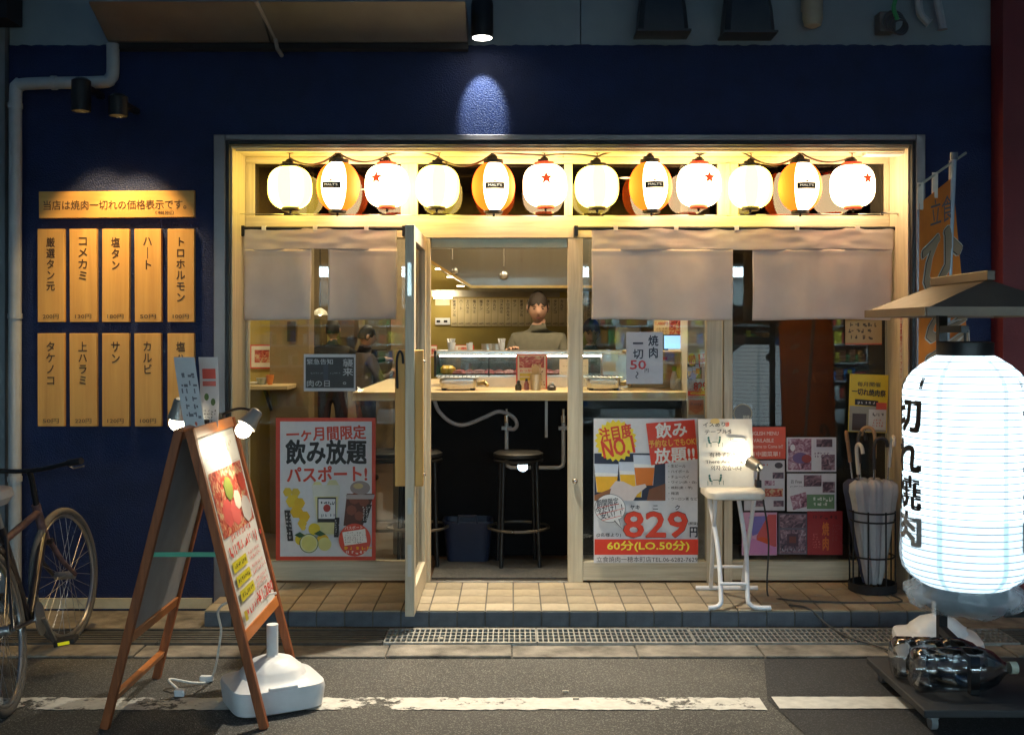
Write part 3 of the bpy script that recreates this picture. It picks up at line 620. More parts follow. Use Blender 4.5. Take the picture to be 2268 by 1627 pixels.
ordn = {'A': 0, 'B': 0, 'C': 0}; word = ['first', 'second', 'third', 'fourth']; tops = []
for px, py, k, rz in spots_:
    o = copy_tree(proto[k]) if k in proto else lantern(k); proto.setdefault(k, o)
    x, z = gx(px, LY), gz(py, LY); o.location = (x, LY, z); o.rotation_euler = (R(random.uniform(-1.5, 1.5)), R(random.uniform(-2, 2)), R(rz))
    o['label'] = names[k] + ', %s from the menu boards' % word[ordn[k]]; o['group'] = 'row of lit paper lanterns'; ordn[k] += 1
    tops.append(Vector((x, LY, z + specs[k][1] / 2 + .04)))
for i, p in enumerate(tops):
    tag(MB().tube([p + Vector((0, 0, .03)), (p.x + .006, LY, p.z + .045), (p.x - .004, LY, ZT - .03), (p.x, LY, ZT - .021)], .0035, 6).lathe([(.018, -.006), (.022, 0)], 12, (p.x, LY, ZT - .021)).build('lantern_hook', BLACK, smooth=True), 'ceiling hook of the %s' % (names[spots_[i][2]] + ', ' + word[i // 3] + ' from the menu boards'), 'hook', 'lantern hooks under the soffit')
sag = [-.06, -.05, .03, -.07, .0, .012, .03, .045, .05, -.06, -.05]
pts = []
for i in range(11):
    a, c_ = tops[i], tops[i + 1]
    for j in range(10):
        t = j / 10; p = a.lerp(c_, t); p.z += sag[i] * 4 * t * (1 - t) * .9 + .006; p.y -= .02; pts.append(p)
pts.append(tops[-1])
tag(MB().tube(pts, .0055, 8).build('light_cable', M('brown_grey_cable', (.12, .1, .08), .5), smooth=True), 'thin brown electric cable looping from lantern to lantern', 'cable')
wz = gz(474, LY + .02)
tg = root('tension_wire', 'thin steel wire stretched under the paper lanterns', 'wire', (.3, LY, wz))
MB().tube([(XL + .02, -.15, wz), (.3, -.15, wz - .012), (gx(1955, -.15), -.15, wz)], .0022, 6).build('wire', STEEL, tg); MB().tube([(gx(1950, -.15), -.15, wz), (gx(1960, -.15), -.15, wz + .006), (gx(1985, -.15), -.15, wz + .006), (XR - .018, -.15, wz)], .006, 8).build('turnbuckle', CHROME, tg, smooth=True)

# ------------------------------------------------------------------ noren curtains
def clothmat():
    m = M('off_white_cloth', (.8, .72, .67), .8, var=.06, vs=8, bump=.15, bs=500); n = m.node_tree.nodes; l = m.node_tree.links; b = n['Principled BSDF']
    tr = n.new('ShaderNodeBsdfTranslucent'); tr.inputs[0].default_value = (.6, .5, .42, 1); mx = n.new('ShaderNodeMixShader'); mx.inputs[0].default_value = .3
    o = n['Material Output']; l.new(b.outputs[0], mx.inputs[1]); l.new(tr.outputs[0], mx.inputs[2]); l.new(mx.outputs[0], o.inputs[0]); return m
CLOTH = clothmat(); NY = -.085
def cloth(px0, px1, py0, py1, seed, name, parent, amp=.012, yo=0., top=False):
    x0, x1, z1, z0 = gx(px0, NY), gx(px1, NY), gz(py0, NY), gz(py1, NY); nx = max(10, int((x1 - x0) / .012)); nz = 26; g = MB(); rnd = random.Random(seed)
    ph = [rnd.uniform(0, 6.28) for _ in range(6)]; fq = [rnd.uniform(9, 13), rnd.uniform(17, 24), rnd.uniform(30, 42)]
    for j in range(nz + 1):
        t = j / nz
        for i in range(nx + 1):
            x = x0 + (x1 - x0) * i / nx; k = .12 + .88 * t if not top else .35
            y = NY + yo + amp * k * (math.sin(fq[0] * x + ph[0] + .5 * t) + .55 * math.sin(fq[1] * x + ph[1] - .8 * t) + .3 * math.sin(fq[2] * x + ph[2]) * (1 - t))
            y += .006 * mnoise.noise(Vector((x * 9, t * 3, seed)))
            if not top and t < .06: y -= .004
            zz = z1 + (z0 - z1) * t + (.004 * math.sin(7 * x + ph[3]) * t); xx = x + .004 * math.sin(t * 3 + ph[4]) * t
            g.v.append((xx, y, zz))
    for j in range(nz):
        for i in range(nx): a = j * (nx + 1) + i; g.f.append((a, a + 1, a + nx + 2, a + nx + 1)); g.m.append(0)
    o = g.build(name, CLOTH, parent, smooth=True, auto=180); s = o.modifiers.new('t', 'SOLIDIFY'); s.thickness = .002; return o
for i, (a, c, splits, lab) in enumerate([(540, 880, [(540, 690), (727, 880)], 'short off-white split noren curtain left of the open door'), (1310, 1978, [(1310, 1623), (1666, 1976)], 'wide off-white split noren curtain right of the open door')]):
    n_ = root('noren_curtain', lab, 'curtain', (gx((a + c) / 2, NY), NY, gz(708, NY)))
    cloth(a, c, 506, 553, 11 + i, 'top_band', n_, .006, -.006, True)
    for j, (p, q) in enumerate(splits): cloth(p, q, 552, 708, 21 + 5 * i + j, 'cloth_panel', n_, .023)
    e0, e1 = (a - 4, 897) if i == 0 else (1274, c + 12)
    rz_ = gz(506, NY); rb = root('curtain_rod', ['black curtain rod over the left window', 'black curtain rod over the right windows'][i], 'rod', (gx((e0 + e1) / 2, NY), NY, rz_))
    MB().tube([(gx(e0, NY), NY, rz_), (gx(e1, NY), NY, rz_)], .011, 12).build('tube', BLACK, rb, smooth=True)
    for e in ([e0 + 2, e1 - 2]): MB().box(gx(e, NY) - .011, gx(e, NY) + .011, NY - .014, -.009, rz_ - .045, rz_ + .016).build('bracket', BLACK, rb, bevel=.003)
    for q in range(5 if i else 3): xx = gx(a + (c - a) * (q + .4) / (5 if i else 3), NY); MB().box(xx - .012, xx + .012, NY - .016, NY + .012, rz_ - .012, rz_ + .014).build('loop_clip', M('clip_white', (.8, .78, .72), .4), rb)
# ------------------------------------------------------------------ posters on the glass
def P829(s, q=0):
    U = lambda x: (x - 125) / 1043; V = lambda y: (y - 80) / 1470; RED = (214, 58, 26); YEL = (240, 214, 40); NAV = (22, 26, 48)
    def tx(b, x0, y0, x1, y1, m, rot=0, bold=.02, **k): s.text(b, U(x0), V(y0), U(x1), V(y1), m, rot, bold, **k)
    s.rect(U(130), V(435), U(843), V(915), (38, 42, 66))
    for (x0, x1, yt, yb_, ca) in [(130, 375, 540, 830, (236, 178, 30)), (375, 630, 520, 880, (238, 186, 36)), (520, 745, 450, 760, (214, 116, 20))]:
        s.poly([(U(x0), V(yt)), (U(x1), V(yt + 5)), (U(x1 - 25), V(yb_)), (U(x0 + 25), V(yb_))], (206, 216, 232)); s.poly([(U(x0 + 5), V(yt + 90)), (U(x1 - 5), V(yt + 100)), (U(x1 - 28), V(yt + 150)), (U(x0 + 12), V(yt + 140))], (236, 238, 240))
        s.poly([(U(x0 + 12), V(yt + 130)), (U(x1 - 10), V(yt + 130)), (U(x1 - 30), V(yb_)), (U(x0 + 30), V(yb_))], ca)
    s.poly([(U(290), V(915)), (U(285), V(790)), (U(345), V(715)), (U(420), V(720)), (U(520), V(770)), (U(640), V(745)), (U(655), V(775)), (U(560), V(850)), (U(520), V(915))], (214, 200, 198))
    s.poly([(U(655), V(915)), (U(680), V(800)), (U(843), V(740)), (U(843), V(915))], (120, 72, 44)); s.poly([(U(130), V(860)), (U(300), V(790)), (U(260), V(915)), (U(130), V(915))], (150, 96, 60))
    s.ell(U(345), V(305), .205, .146, YEL, 44, .13)
    tx('注目度', 180, 150, 508, 300, RED, 10, .05); tx('NO.1', 205, 275, 530, 460, RED, 11, .06)
    s.poly([(U(648), V(130)), (U(1135), V(92)), (U(1168), V(490)), (U(700), V(555))], (218, 62, 34))
    tx('飲み', 742, 118, 1060, 275, (238, 236, 234), 4, .05); tx('予約なしでもOK!', 675, 285, 1155, 362, (236, 190, 70), 4, .03); tx('放題!!', 732, 368, 1138, 530, (238, 236, 234), 4, .05)
    for i, t in enumerate(['・生ビール', '・ハイボール', '・チューハイ', '・ワイン(赤・白)', '・焼酎(麦・芋)', '・梅酒', '・ウーロン茶 など']):
        tx(t, 872, 545 + 55.5 * i, [1045, 1080, 1078, 1152, 1112, 975, 1162][i], 577 + 55.5 * i, (52, 50, 56), 0, .02)
    s.ell(U(287), V(990), .149, .0985, NAV, 40); s.ell(U(287), V(990), .145, .0955, (228, 228, 230), 40)
    s.poly([(U(325), V(1115)), (U(405), V(1198)), (U(375), V(1095))], NAV); s.poly([(U(333), V(1110)), (U(400), V(1188)), (U(368), V(1092))], (228, 228, 230))
    for t, x0, y0, x1, y1 in [('期間限定', 150, 890, 372, 965), ('今だけ！！', 140, 955, 410, 1035), ('安い！！', 190, 1015, 400, 1090)]: tx(t, x0, y0, x1, y1, NAV, 7, .02)
    for x0, y0, x1, y1 in [(160, 983, 375, 940), (150, 1055, 430, 985), (205, 1110, 400, 1060)]: s.poly([(U(x0), V(y0)), (U(x1), V(y1)), (U(x1), V(y1 + 5)), (U(x0), V(y0 + 5))], RED)
    tx('ヤキ', 485, 955, 585, 1002, NAV, 0, .06); tx('ニ', 715, 958, 766, 1000, NAV, 0, .06); tx('ク', 935, 955, 985, 1005, NAV, 0, .06)
    tx('829', 414, 1014, 1069, 1291, (70, 30, 34), 0, .09); tx('829', 420, 1020, 1063, 1285, RED, 0, .075)
    tx('(税抜)', 1070, 1125, 1163, 1162, NAV); tx('円', 1082, 1176, 1160, 1282, NAV, 0, .05); tx('(2名様より)', 150, 1236, 395, 1282, NAV)
    s.rect(U(130), V(1300), U(1166), V(1458), (216, 52, 22)); tx('60分(LO.50分)', 255, 1316, 1080, 1428, (240, 222, 60), 0, .045)
    tx('立食焼肉一穂本町店TEL.06-6282-7629', 150, 1476, 1160, 1532, NAV, 0, .0)
GP = -.004
on_plane(1315, 926, 1545, 1246, GP, 'poster', 'white drink poster with big red 829 on the glass right of the doorway', 'poster', (222, 222, 226), P829)
def PPASS(s):
    U = lambda x: (x - 120) / 1050; V = lambda y: (y - 65) / 1480; RED = (206, 70, 48); K = (34, 34, 36)
    s.rect(U(165), V(102), U(1130), V(1505), (220, 220, 224))
    s.text('一ヶ月間限定', U(230), V(150), U(1070), V(300), RED, 2, .05); s.text('飲み放題', U(220), V(288), U(1078), V(550), K, 0, .07); s.text('パスポート!', U(235), V(562), U(1082), V(730), RED, 1, .06)
    for x, y, r, c in [(245, 835, 50, (226, 196, 66)), (330, 840, 48, (220, 188, 70)), (300, 930, 75, (228, 196, 50)), (370, 950, 60, (222, 180, 40)), (340, 1040, 70, (224, 180, 30)), (420, 1090, 62, (220, 176, 34)), (400, 1160, 50, (222, 186, 50)), (410, 1205, 30, (222, 190, 60)), (560, 780, 60, (214, 210, 150)), (720, 770, 70, (212, 208, 160))]:
        s.ell(U(x), V(y), r / 1050, r / 1480, c, 12, .12)
    s.poly([(U(500), V(760)), (U(800), V(760)), (U(760), V(1285)), (U(560), V(1285))], (214, 214, 204)); s.poly([(U(530), V(880)), (U(775), V(880)), (U(748), V(1270)), (U(575), V(1270))], (216, 208, 150))
    s.rect(U(560), V(888), U(757), V(1148), (40, 38, 38)); s.rect(U(572), V(905), U(748), V(1110), (228, 228, 230)); s.ell(U(660), V(1000), .036, .027, (180, 66, 58)); s.marks(U(585), V(925), U(740), V(965), (70, 70, 76), 1, .9, 3); s.marks(U(600), V(1055), U(730), V(1095), (100, 110, 130), 1, .9, 4)
    s.poly([(U(870), V(850)), (U(1160), V(850)), (U(1030), V(1200)), (U(835), V(1180))], (86, 44, 34)); s.ell(U(1010), V(790), .1, .05, (150, 140, 140)); s.ell(U(990), V(770), .05, .02, (196, 178, 130))
    for x, y, r in [(950, 900, 60), (1050, 930, 55), (920, 1020, 55), (1000, 1080, 50)]: s.ell(U(x), V(y), r / 1050, r / 1480, (128, 72, 54), 8)
    s.poly([(U(860), V(860)), (U(1165), V(860)), (U(1150), V(905)), (U(870), V(905))], (176, 168, 170))
    for x0, y0, x1, y1, ww in [(245, 1020, 280, 1340, 60), (770, 1095, 760, 1300, 50), (1110, 960, 1050, 1150, 50)]:
        s.poly([(U(x0 - ww / 2), V(y0)), (U(x0 + ww / 2), V(y0)), (U(x1 + ww / 2), V(y1)), (U(x1 - ww / 2), V(y1))], (36, 34, 38)); s.marks(U(min(x0, x1) - 14), V(y0 + 20), U(max(x0, x1) + 14), V(y1 - 20), (214, 212, 210), 7, .8, 9, .03)
    for x, y, r, c in [(530, 1215, 62, (224, 196, 48)), (390, 1320, 62, (226, 196, 40)), (620, 1330, 65, (214, 172, 40)), (640, 1370, 70, (214, 206, 130)), (475, 1362, 100, (72, 104, 52)), (475, 1362, 92, (226, 222, 170)), (475, 1362, 78, (220, 214, 124))]: s.ell(U(x), V(y), r / 1050, r / 1480, c)
    for x, y, a in [(380, 1275, .055), (590, 1260, .06)]: s.poly([(U(x) - a, V(y)), (U(x), V(y) - .022), (U(x) + a, V(y) + .005), (U(x), V(y) + .02)], (44, 84, 50))
    s.ell(U(957), V(1325), .16, .115, (206, 74, 56), 32); s.text('パスポート', U(850), V(1180), U(1040), V(1215), (236, 220, 210), 4, .03)
    s.poly([(U(825), V(1245)), (U(1065), V(1210)), (U(1085), V(1350)), (U(850), V(1385))], (232, 230, 226)); s.marks(U(850), V(1240), U(1060), V(1360), (150, 140, 140), 5, .5, 6); s.marks(U(845), V(1385), U(1090), V(1440), (244, 190, 30), 1, 1., 7); s.marks(U(860), V(1430), U(1100), V(1475), (236, 226, 220), 1, .9, 8)
on_plane(611, 925, 832, 1240, GP, 'poster', 'red-bordered drink pass poster with lemons on the left window', 'poster', (206, 66, 40), PPASS)
def PBLK(s):
    s.rect(.035, .085, .965, .915, (24, 24, 26)); c = (176, 178, 182)
    s.text('緊急告知', .06, .13, .56, .28, c); s.text('襲来。', .75, .13, .95, .82, c, vertical=True); s.text('肉の日', .06, .7, .5, .88, c); s.marks(.13, .48, .7, .54, (120, 120, 126), 1, .9, 5); s.rect(.38, .27, .47, .7, (44, 46, 60))
on_plane(673, 784, 788, 866, GP, 'notice_sign', 'black notice with white border above the drink pass poster', 'sign', (190, 192, 196), PBLK)
def P50(s):
    N = (26, 32, 56); s.text('焼肉', .6, .06, .88, .5, N, vertical=True, bold=.035); s.text('一', .18, .2, .46, .235, N, bold=.05); s.text('切', .18, .33, .46, .52, N, bold=.035)
    s.text('50', .1, .54, .54, .72, (188, 56, 62), bold=.07); s.text('円', .5, .7, .61, .78, N, bold=.02); s.text('～', .19, .8, .39, .86, N, rot=90, bold=.05)
on_plane(1387, 735, 1468, 850, -.006, 'price_sign', 'white laminated price sign reading 50 yen in red on the glass', 'sign', (196, 196, 204), P50, warp=lambda x, y, z: (x, y - .004 * math.cos(z * 14), z))
def PENG(s):
    c = (244, 214, 200); s.text('ENGLISH MENU', .06, .14, .82, .26, c, bold=.03); s.text('AVAILABLE', .1, .36, .7, .48, c, bold=.03); s.text('Welcome to Come in!!', .03, .55, .93, .66, c, bold=.02); s.text('有中國菜單！', .1, .76, .86, .92, c, bold=.03)
on_plane(1652, 945, 1740, 1016, -.002, 'poster', 'orange-red english menu notice on the right window', 'poster', (222, 84, 58), PENG)
def photo(name, cs, scale):      # a blurred print of a food photograph
    m = bpy.data.materials.new(name); m.use_nodes = True; n = m.node_tree.nodes; l = m.node_tree.links; b = n['Principled BSDF']; b.inputs['Roughness'].default_value = .4
    tc = n.new('ShaderNodeTexCoord'); t = n.new('ShaderNodeTexNoise'); t.inputs['Scale'].default_value = scale * .45; t.inputs['Detail'].default_value = 5; t.inputs['Distortion'].default_value = 1.6; l.new(tc.outputs['Object'], t.inputs['Vector'])
    r = n.new('ShaderNodeValToRGB'); e = r.color_ramp.elements
    while len(e) < len(cs): e.new(.5)
    for i, c in enumerate(cs): e[i].position = .28 + .46 * i / (len(cs) - 1); e[i].color = (*lin(c), 1)
    l.new(t.outputs['Fac'], r.inputs[0]); l.new(r.outputs[0], b.inputs['Base Color']); MATS[name] = m; return m
FOOD = photo('food_photo', [(60, 36, 30), (150, 44, 36), (186, 90, 70), (206, 180, 140), (70, 96, 50)], 60); FOODP = photo('purple_food_photo', [(74, 46, 70), (140, 88, 110), (190, 160, 176), (222, 216, 222)], 70); FOODD = photo('dark_food_photo', [(44, 40, 56), (90, 70, 84), (150, 120, 130), (180, 176, 186)], 60)
MATS_ = 1
def Pa(s): s.rect(.03, .04, .5, .95, FOODP); s.rect(.54, .06, .97, .4, (206, 204, 212)); s.rect(.6, .05, .92, .28, FOODD); s.rect(.7, .5, .97, .95, FOODD); s.marks(.54, .42, .9, .6, (120, 100, 124), 2, .7, 12); s.ell(.28, .6, .16, .16, (112, 92, 140)); s.ell(.4, .62, .1, .12, (150, 60, 60)); s.ell(.12, .3, .05, .1, (220, 216, 220))
def Pb(s): s.text('お Free', .08, .16, .3, .26, (60, 58, 64)); s.marks(.06, .32, .4, .36, (90, 90, 100), 1, .9, 2); s.rect(.34, .04, .7, .34, FOODD); s.rect(.72, .22, .97, .5, FOODD); s.poly([(.06, .6), (.38, .48), (.44, .86), (.12, .96)], FOODP); s.rect(.4, .55, .96, .93, (104, 140, 104)); s.marks(.5, .6, .9, .88, (214, 222, 210), 2, .9, 3)
def Pc(s): s.marks(.3, .06, .6, .12, (190, 70, 60), 1, .9, 1); s.ell(.85, .1, .1, .06, (70, 66, 74)); s.rect(.7, .24, .97, .36, FOODD); s.rect(.5, .4, .75, .5, FOODP); s.rect(.5, .56, .95, .72, FOOD); s.rect(.25, .8, .5, .92, FOODD); s.rect(.72, .8, .97, .92, FOODD)
def Pd(s): s.poly([(.2, .1), (.75, .08), (.45, .5), (.3, .55)], (120, 112, 186)); s.poly([(.75, .05), (.98, .05), (.98, .8), (.4, .8), (.42, .55)], (196, 84, 84)); s.ell(.58, .68, .17, .11, (206, 84, 40)); s.poly([(.05, .9), (.3, .6), (.98, .82), (.98, .97), (.05, .97)], (196, 130, 180)); s.text('マンゴー', .04, .4, .14, .9, (196, 60, 70), vertical=True, bold=.03)
def Pe(s): s.rect(.05, .03, .97, .35, FOODD); s.rect(.05, .4, .97, .97, FOODD); s.rect(.3, .5, .7, .8, (70, 46, 62)); s.rect(.38, .56, .62, .72, (110, 56, 50)); s.marks(.1, .84, .9, .93, (150, 150, 160), 1, .8, 5)
def Pf(s): s.text('焼肉', .42, .25, .62, .9, (206, 110, 40), vertical=True, bold=.03); s.marks(.15, .08, .8, .2, (96, 30, 36), 1, .9, 8); s.marks(.15, .5, .35, .85, (206, 100, 96), 6, .7, 2); s.marks(.7, .3, .9, .7, (150, 60, 64), 6, .7, 3)
for r_, nm, lab, pc, fn in [((1742, 968, 1852, 1044), 'poster', 'upper white menu sheet with purple food photos on the right window', (214, 212, 216), Pa), ((1743, 1048, 1852, 1132), 'poster', 'white menu sheet with a green block under the purple photo sheet', (212, 212, 218), Pb), ((1648, 1019, 1738, 1130), 'poster', 'white menu sheet with small photos below the english notice', (204, 202, 206), Pc),
                            ((1643, 1134, 1721, 1229), 'poster', 'pink poster with a red cone and blue shape behind the stool', (206, 160, 190), Pd), ((1724, 1136, 1787, 1227), 'poster', 'dark food photo poster between pink and red posters', (96, 92, 106), Pe), ((1788, 1131, 1866, 1228), 'poster', 'deep red poster with orange lettering beside the umbrella stand', (150, 36, 40), Pf)]:
    on_plane(*r_, .004, nm, lab, 'poster', pc, fn)
def Py(s):
    s.rect(.02, .55, .98, .99, (150, 146, 130)); s.rect(.52, .6, .97, .95, (206, 202, 196)); s.rect(.1, .68, .46, .97, (60, 44, 40)); s.text('毎月開催', .2, .13, .8, .21, (50, 44, 34)); s.text('一切れ焼肉祭', .06, .25, .94, .37, (34, 30, 30), -3, .05); s.poly([(.15, .43), (.75, .45), (.75, .55), (.15, .53)], (38, 34, 34)); s.marks(.22, .46, .68, .52, (210, 206, 200), 1, .9, 4); s.rect(.7, .48, .97, .6, (206, 84, 66)); s.marks(.6, .65, .9, .72, (60, 56, 60), 1, .9, 5); s.marks(.62, .76, .9, .9, (196, 100, 90), 3, .7, 6)
on_plane(1880, 829, 1966, 957, .004, 'poster', 'bright yellow poster above the umbrella stand', 'poster', (222, 190, 36), Py, roll=2)
on_plane(1872, 700, 1953, 763, .02, 'notice_sign', 'beige paper with handwritten lines under the right curtain', 'sign', (190, 160, 104), lambda s: (s.marks(.08, .2, .92, .85, (90, 74, 50), 3, .7, 21), s.rect(.0, .95, 1, 1, (206, 96, 60))))
on_plane(1522, 781, 1569, 882, .54, 'poster', 'small copy of the 829 poster on the pale inner post', 'poster', (214, 210, 208), P829)
on_plane(1525, 884, 1559, 918, .54, 'shop_sticker', 'orange badge sticker under the small poster on the inner post', 'sticker', (204, 150, 100), lambda s: (s.poly([(.06, .05), (.94, .05), (.94, .7), (.5, .95), (.06, .7)], (196, 104, 52)), s.text('Retty', .14, .2, .86, .45, (110, 50, 24)), s.text('人気店', .3, .5, .7, .62, (120, 60, 30))))
on_plane(1624, 894, 1666, 936, .028, 'round_sticker', 'round grey sticker on the glass above the stool sign', 'sticker', glassmat('sticker_clear', (.9, .9, .9)), lambda s: (s.ell(.5, .5, .5, .5, (170, 160, 130), 32), s.ell(.5, .5, .45, .45, (112, 116, 116), 32), s.text('禁煙', .5, .6, .85, .8, (210, 204, 180))))
# upright sticker on the right reveal
s = Sheet(.05, .38)
s.text('全席禁煙テイクアウト', .2, .03, .8, .97, (180, 60, 50), vertical=True, bold=.03)
s.finish('reveal_sticker', 'narrow white sticker with red lettering on the right door reveal', 'sticker', (204, 196, 186), Matrix.Translation((XR - .018, -.2, gz(770, -.2))) @ Matrix.Rotation(R(-90), 4, 'Z'))

# ------------------------------------------------------------------ A-frame sign board
AN, AF = -2.12, -1.5; AXC = -1.28; AZ = 1.165; FX = .312
ab = root('a_frame_sign', 'wooden a-frame menu board with orange trim standing on the road', 'signboard', (AXC, (AN + AF) / 2, 0))
def leg_pt(side, y, t): return Vector((AXC + side * (.02 + (FX - .02) * t), y, AZ * (1 - t)))
for side in (1, -1):
    pn = sub('panel', ab)
    for y in (AN, AF): MB().bar(leg_pt(side, y, 0), leg_pt(side, y, 1.0), .03, .034, up=(1, 0, 0)).build('leg', FRAMEW, pn, bevel=.003)
    for t in ((.015, .7) if side > 0 else (.015, .7, .9)):
        MB().bar(leg_pt(side, AN + .017, t), leg_pt(side, AF - .017, t), .026 if t > .8 else .045, .026, up=(side * AZ, 0, FX)).build('rail', M('orange_varnished_rail', (.48, .16, .04), .35, var=.15), pn, bevel=.003)
    a, c_ = leg_pt(side, AN + .017, .03), leg_pt(side, AN + .017, .69); d_, e_ = leg_pt(side, AF - .017, .03), leg_pt(side, AF - .017, .69); nv = Vector((side * AZ, 0, FX)).normalized() * .004
    q = [a, c_, e_, d_]; vs = [v - nv for v in q] + [v + nv for v in q]
    MB().add(vs, [(0, 1, 2, 3), (7, 6, 5, 4), (0, 4, 5, 1), (1, 5, 6, 2), (2, 6, 7, 3), (3, 7, 4, 0)]).build('board', M('grey_board_back', (.3, .31, .33), .6), pn)
tag(MB().bar(leg_pt(-1, AN + .02, .42), leg_pt(1, AN + .02, .42), .004, .018).build('brace_tape', M('green_tape', (.1, .4, .25), .5), ab))
Zv = Vector((-(FX - .02), 0, AZ)).normalized(); Xv = Vector((0, 1, 0)); Yv = Zv.cross(Xv)
cen = (leg_pt(1, AN, .03) + leg_pt(1, AF, .69)) / 2 - Yv * .0068
mt = Matrix((Xv, Yv, Zv)).transposed().to_4x4(); mt.translation = cen
s = Sheet(AF - AN - .07, (leg_pt(1, 0, .69) - leg_pt(1, 0, .03)).length - .02); RD = (200, 60, 48)
s.rect(.04, .03, .96, .17, (232, 230, 224)); s.marks(.08, .05, .9, .13, (200, 190, 170), 2, .5, 3); s.rect(.04, .185, .96, .53, FOOD)
for (u, v, r, c) in [(.3, .42, .14, (196, 84, 80)), (.5, .44, .13, (206, 96, 90)), (.62, .38, .1, (214, 206, 190)), (.45, .3, .12, (120, 130, 60)), (.8, .45, .14, (190, 184, 180)), (.85, .3, .1, (186, 70, 54))]: s.ell(u, v, r, r * .55, c, 14, .08)
s.marks(.2, .52, .75, .57, RD, 1, 1., 4); s.marks(.06, .57, .95, .645, RD, 1, 1., 5)
for i, v in enumerate((.66, .735, .81)): s.rect(.06, v, .46, v + .055, (206, 192, 44)); s.marks(.1, v + .012, .42, v + .045, (70, 64, 30), 1, 1., 6 + i); s.marks(.52, v, .9, v + .06, (206, 110, 104), 2, .8, 10 + i)
s.marks(.5, .865, .8, .885, (60, 56, 60), 1, .9, 14); s.text('¥1,280', .45, .885, .95, .955, RD, 0, .05); s.marks(.1, .905, .42, .955, RD, 1, 1., 15); s.rect(.02, .91, .09, .96, (190, 170, 40))
s.finish('sign_poster', 'white food menu poster on the a-frame board', 'poster', (216, 214, 208), mt)
for i, (a, c_, d_, lab) in enumerate([(392, 440, -1.95, 'white paper strip with grey lines standing on the a-frame board'), (446, 490, -1.78, 'white paper strip with red heading standing on the a-frame board')]):
    x0, x1, z1, z0 = gx(a, d_), gx(c_, d_), gz(790, d_), gz(940, d_) - .02; s = Sheet((x1 - x0) * .95, z1 - z0)
    if i == 0: s.marks(.15, .2, .9, .85, (110, 106, 110), 6, .7, 3); s.ell(.6, .92, .06, .03, (200, 90, 60))
    else: s.rect(.15, .16, .85, .3, (206, 86, 76)); s.rect(.15, .33, .85, .4, (206, 110, 100)); s.ell(.35, .55, .12, .05, (90, 120, 70)); s.ell(.7, .62, .12, .05, (80, 110, 66)); s.marks(.2, .72, .85, .95, (110, 106, 104), 5, .7, 8)
    s.warp = (lambda x, y, z, k=i, h=(z1 - z0): (x + (.03 if k == 0 else -.012) * ((.5 - z / h) ** 1.6 if .5 - z / h > 0 else 0), y - .05 * ((z / h + .5) ** 2), z))
    s.finish('paper_strip', lab, 'sign', (206, 204, 204), Matrix.Translation(((x0 + x1) / 2, d_, (z0 + z1) / 2)))
# clip lamps
BULB = emis('bulb_glow', (1., .88, .62), 9)
def clip_lamp(label, bulb, aim, clip, e, shade=(.05, .09), m=None, glow=None):
    t = root('clip_lamp', label, 'lamp', clip, group='clip-on bulb lamps'); d = (Vector(aim) - Vector(bulb)).normalized(); q = d.to_track_quat('Z', 'Y').to_matrix().to_4x4(); q.translation = Vector(bulb)
    MB().lathe([(.02, -.075), (.026, -.07), (.032, -.03), (shade[0] * .8, -.004), (shade[0] * .8 + .004, .008), (shade[0] * .8 + .001, .008), (shade[0] * .8 - .003, -.004), (.028, -.028)], 20, mat=q, cap=False).build('shade', m or M('grey_lamp_metal', (.3, .29, .27), .4, .5), t, smooth=True)
    MB().ball(Vector(bulb) + d * .03, .034 if not glow else .026).build('bulb', glow or BULB, t, smooth=True)
    b = Vector(bulb) - d * .07; c = Vector(clip); MB().tube(spline([b, b.lerp(c, .5) + Vector((0, 0, .02)), c]), .006).build('arm', BLACK, t, smooth=True); MB().box(c.x - .015, c.x + .015, c.y - .02, c.y + .02, c.z - .03, c.z + .01).build('clip', BLACK, t, bevel=.003)
    spot('bulb_beam', Vector(bulb) + d * .068, aim, e, 130, .5, (1, .87, .62), t, .024); return t
bl = Vector((gx(548, -1.74), -1.74, gz(940, -1.74)))
clip_lamp('glaring clip lamp bulb in front of the a-frame poster', bl, (-1.235, -1.83, .98), (AXC + .005, -1.62, AZ + .02), 6)
clip_lamp('small clip lamp lighting the far face of the a-frame board', (gx(395, -1.86), -1.86, gz(921, -1.86)), (-1.44, -1.8, .9), (AXC - .012, -1.80, AZ + .005), 4)
cw = M('white_cord', (.7, .68, .62), .5)
P = [(-1.02, -1.66, .42), (gx(486, -1.7), -1.66, gz(1345, -1.7)), (gx(492, -1.6), -1.62, gz(1400, -1.6)), (gx(470, -1.55), -1.55, .02), (gx(430, -1.62), -1.6, .012), (gx(372, -1.66), -1.64, .04), (gx(395, -1.75), -1.72, .012)]
t = root('power_cord', 'white power cord with plug hanging inside the a-frame board', 'cord', (-1.2, -1.65, 0)); MB().tube(spline(P, 8), .0055, 8).build('cord', cw, t, smooth=True)
MB().box(-.022, .022, -.016, .016, 0, .03, mat=Matrix.Translation((gx(397, -1.76), -1.75, .004))).build('plug', WHITEP, t, bevel=.005); MB().box(-.03, .03, -.014, .014, 0, .024, mat=Matrix.Translation((gx(458, -1.55), -1.55, .004))).build('socket', WHITEP, t, bevel=.005)
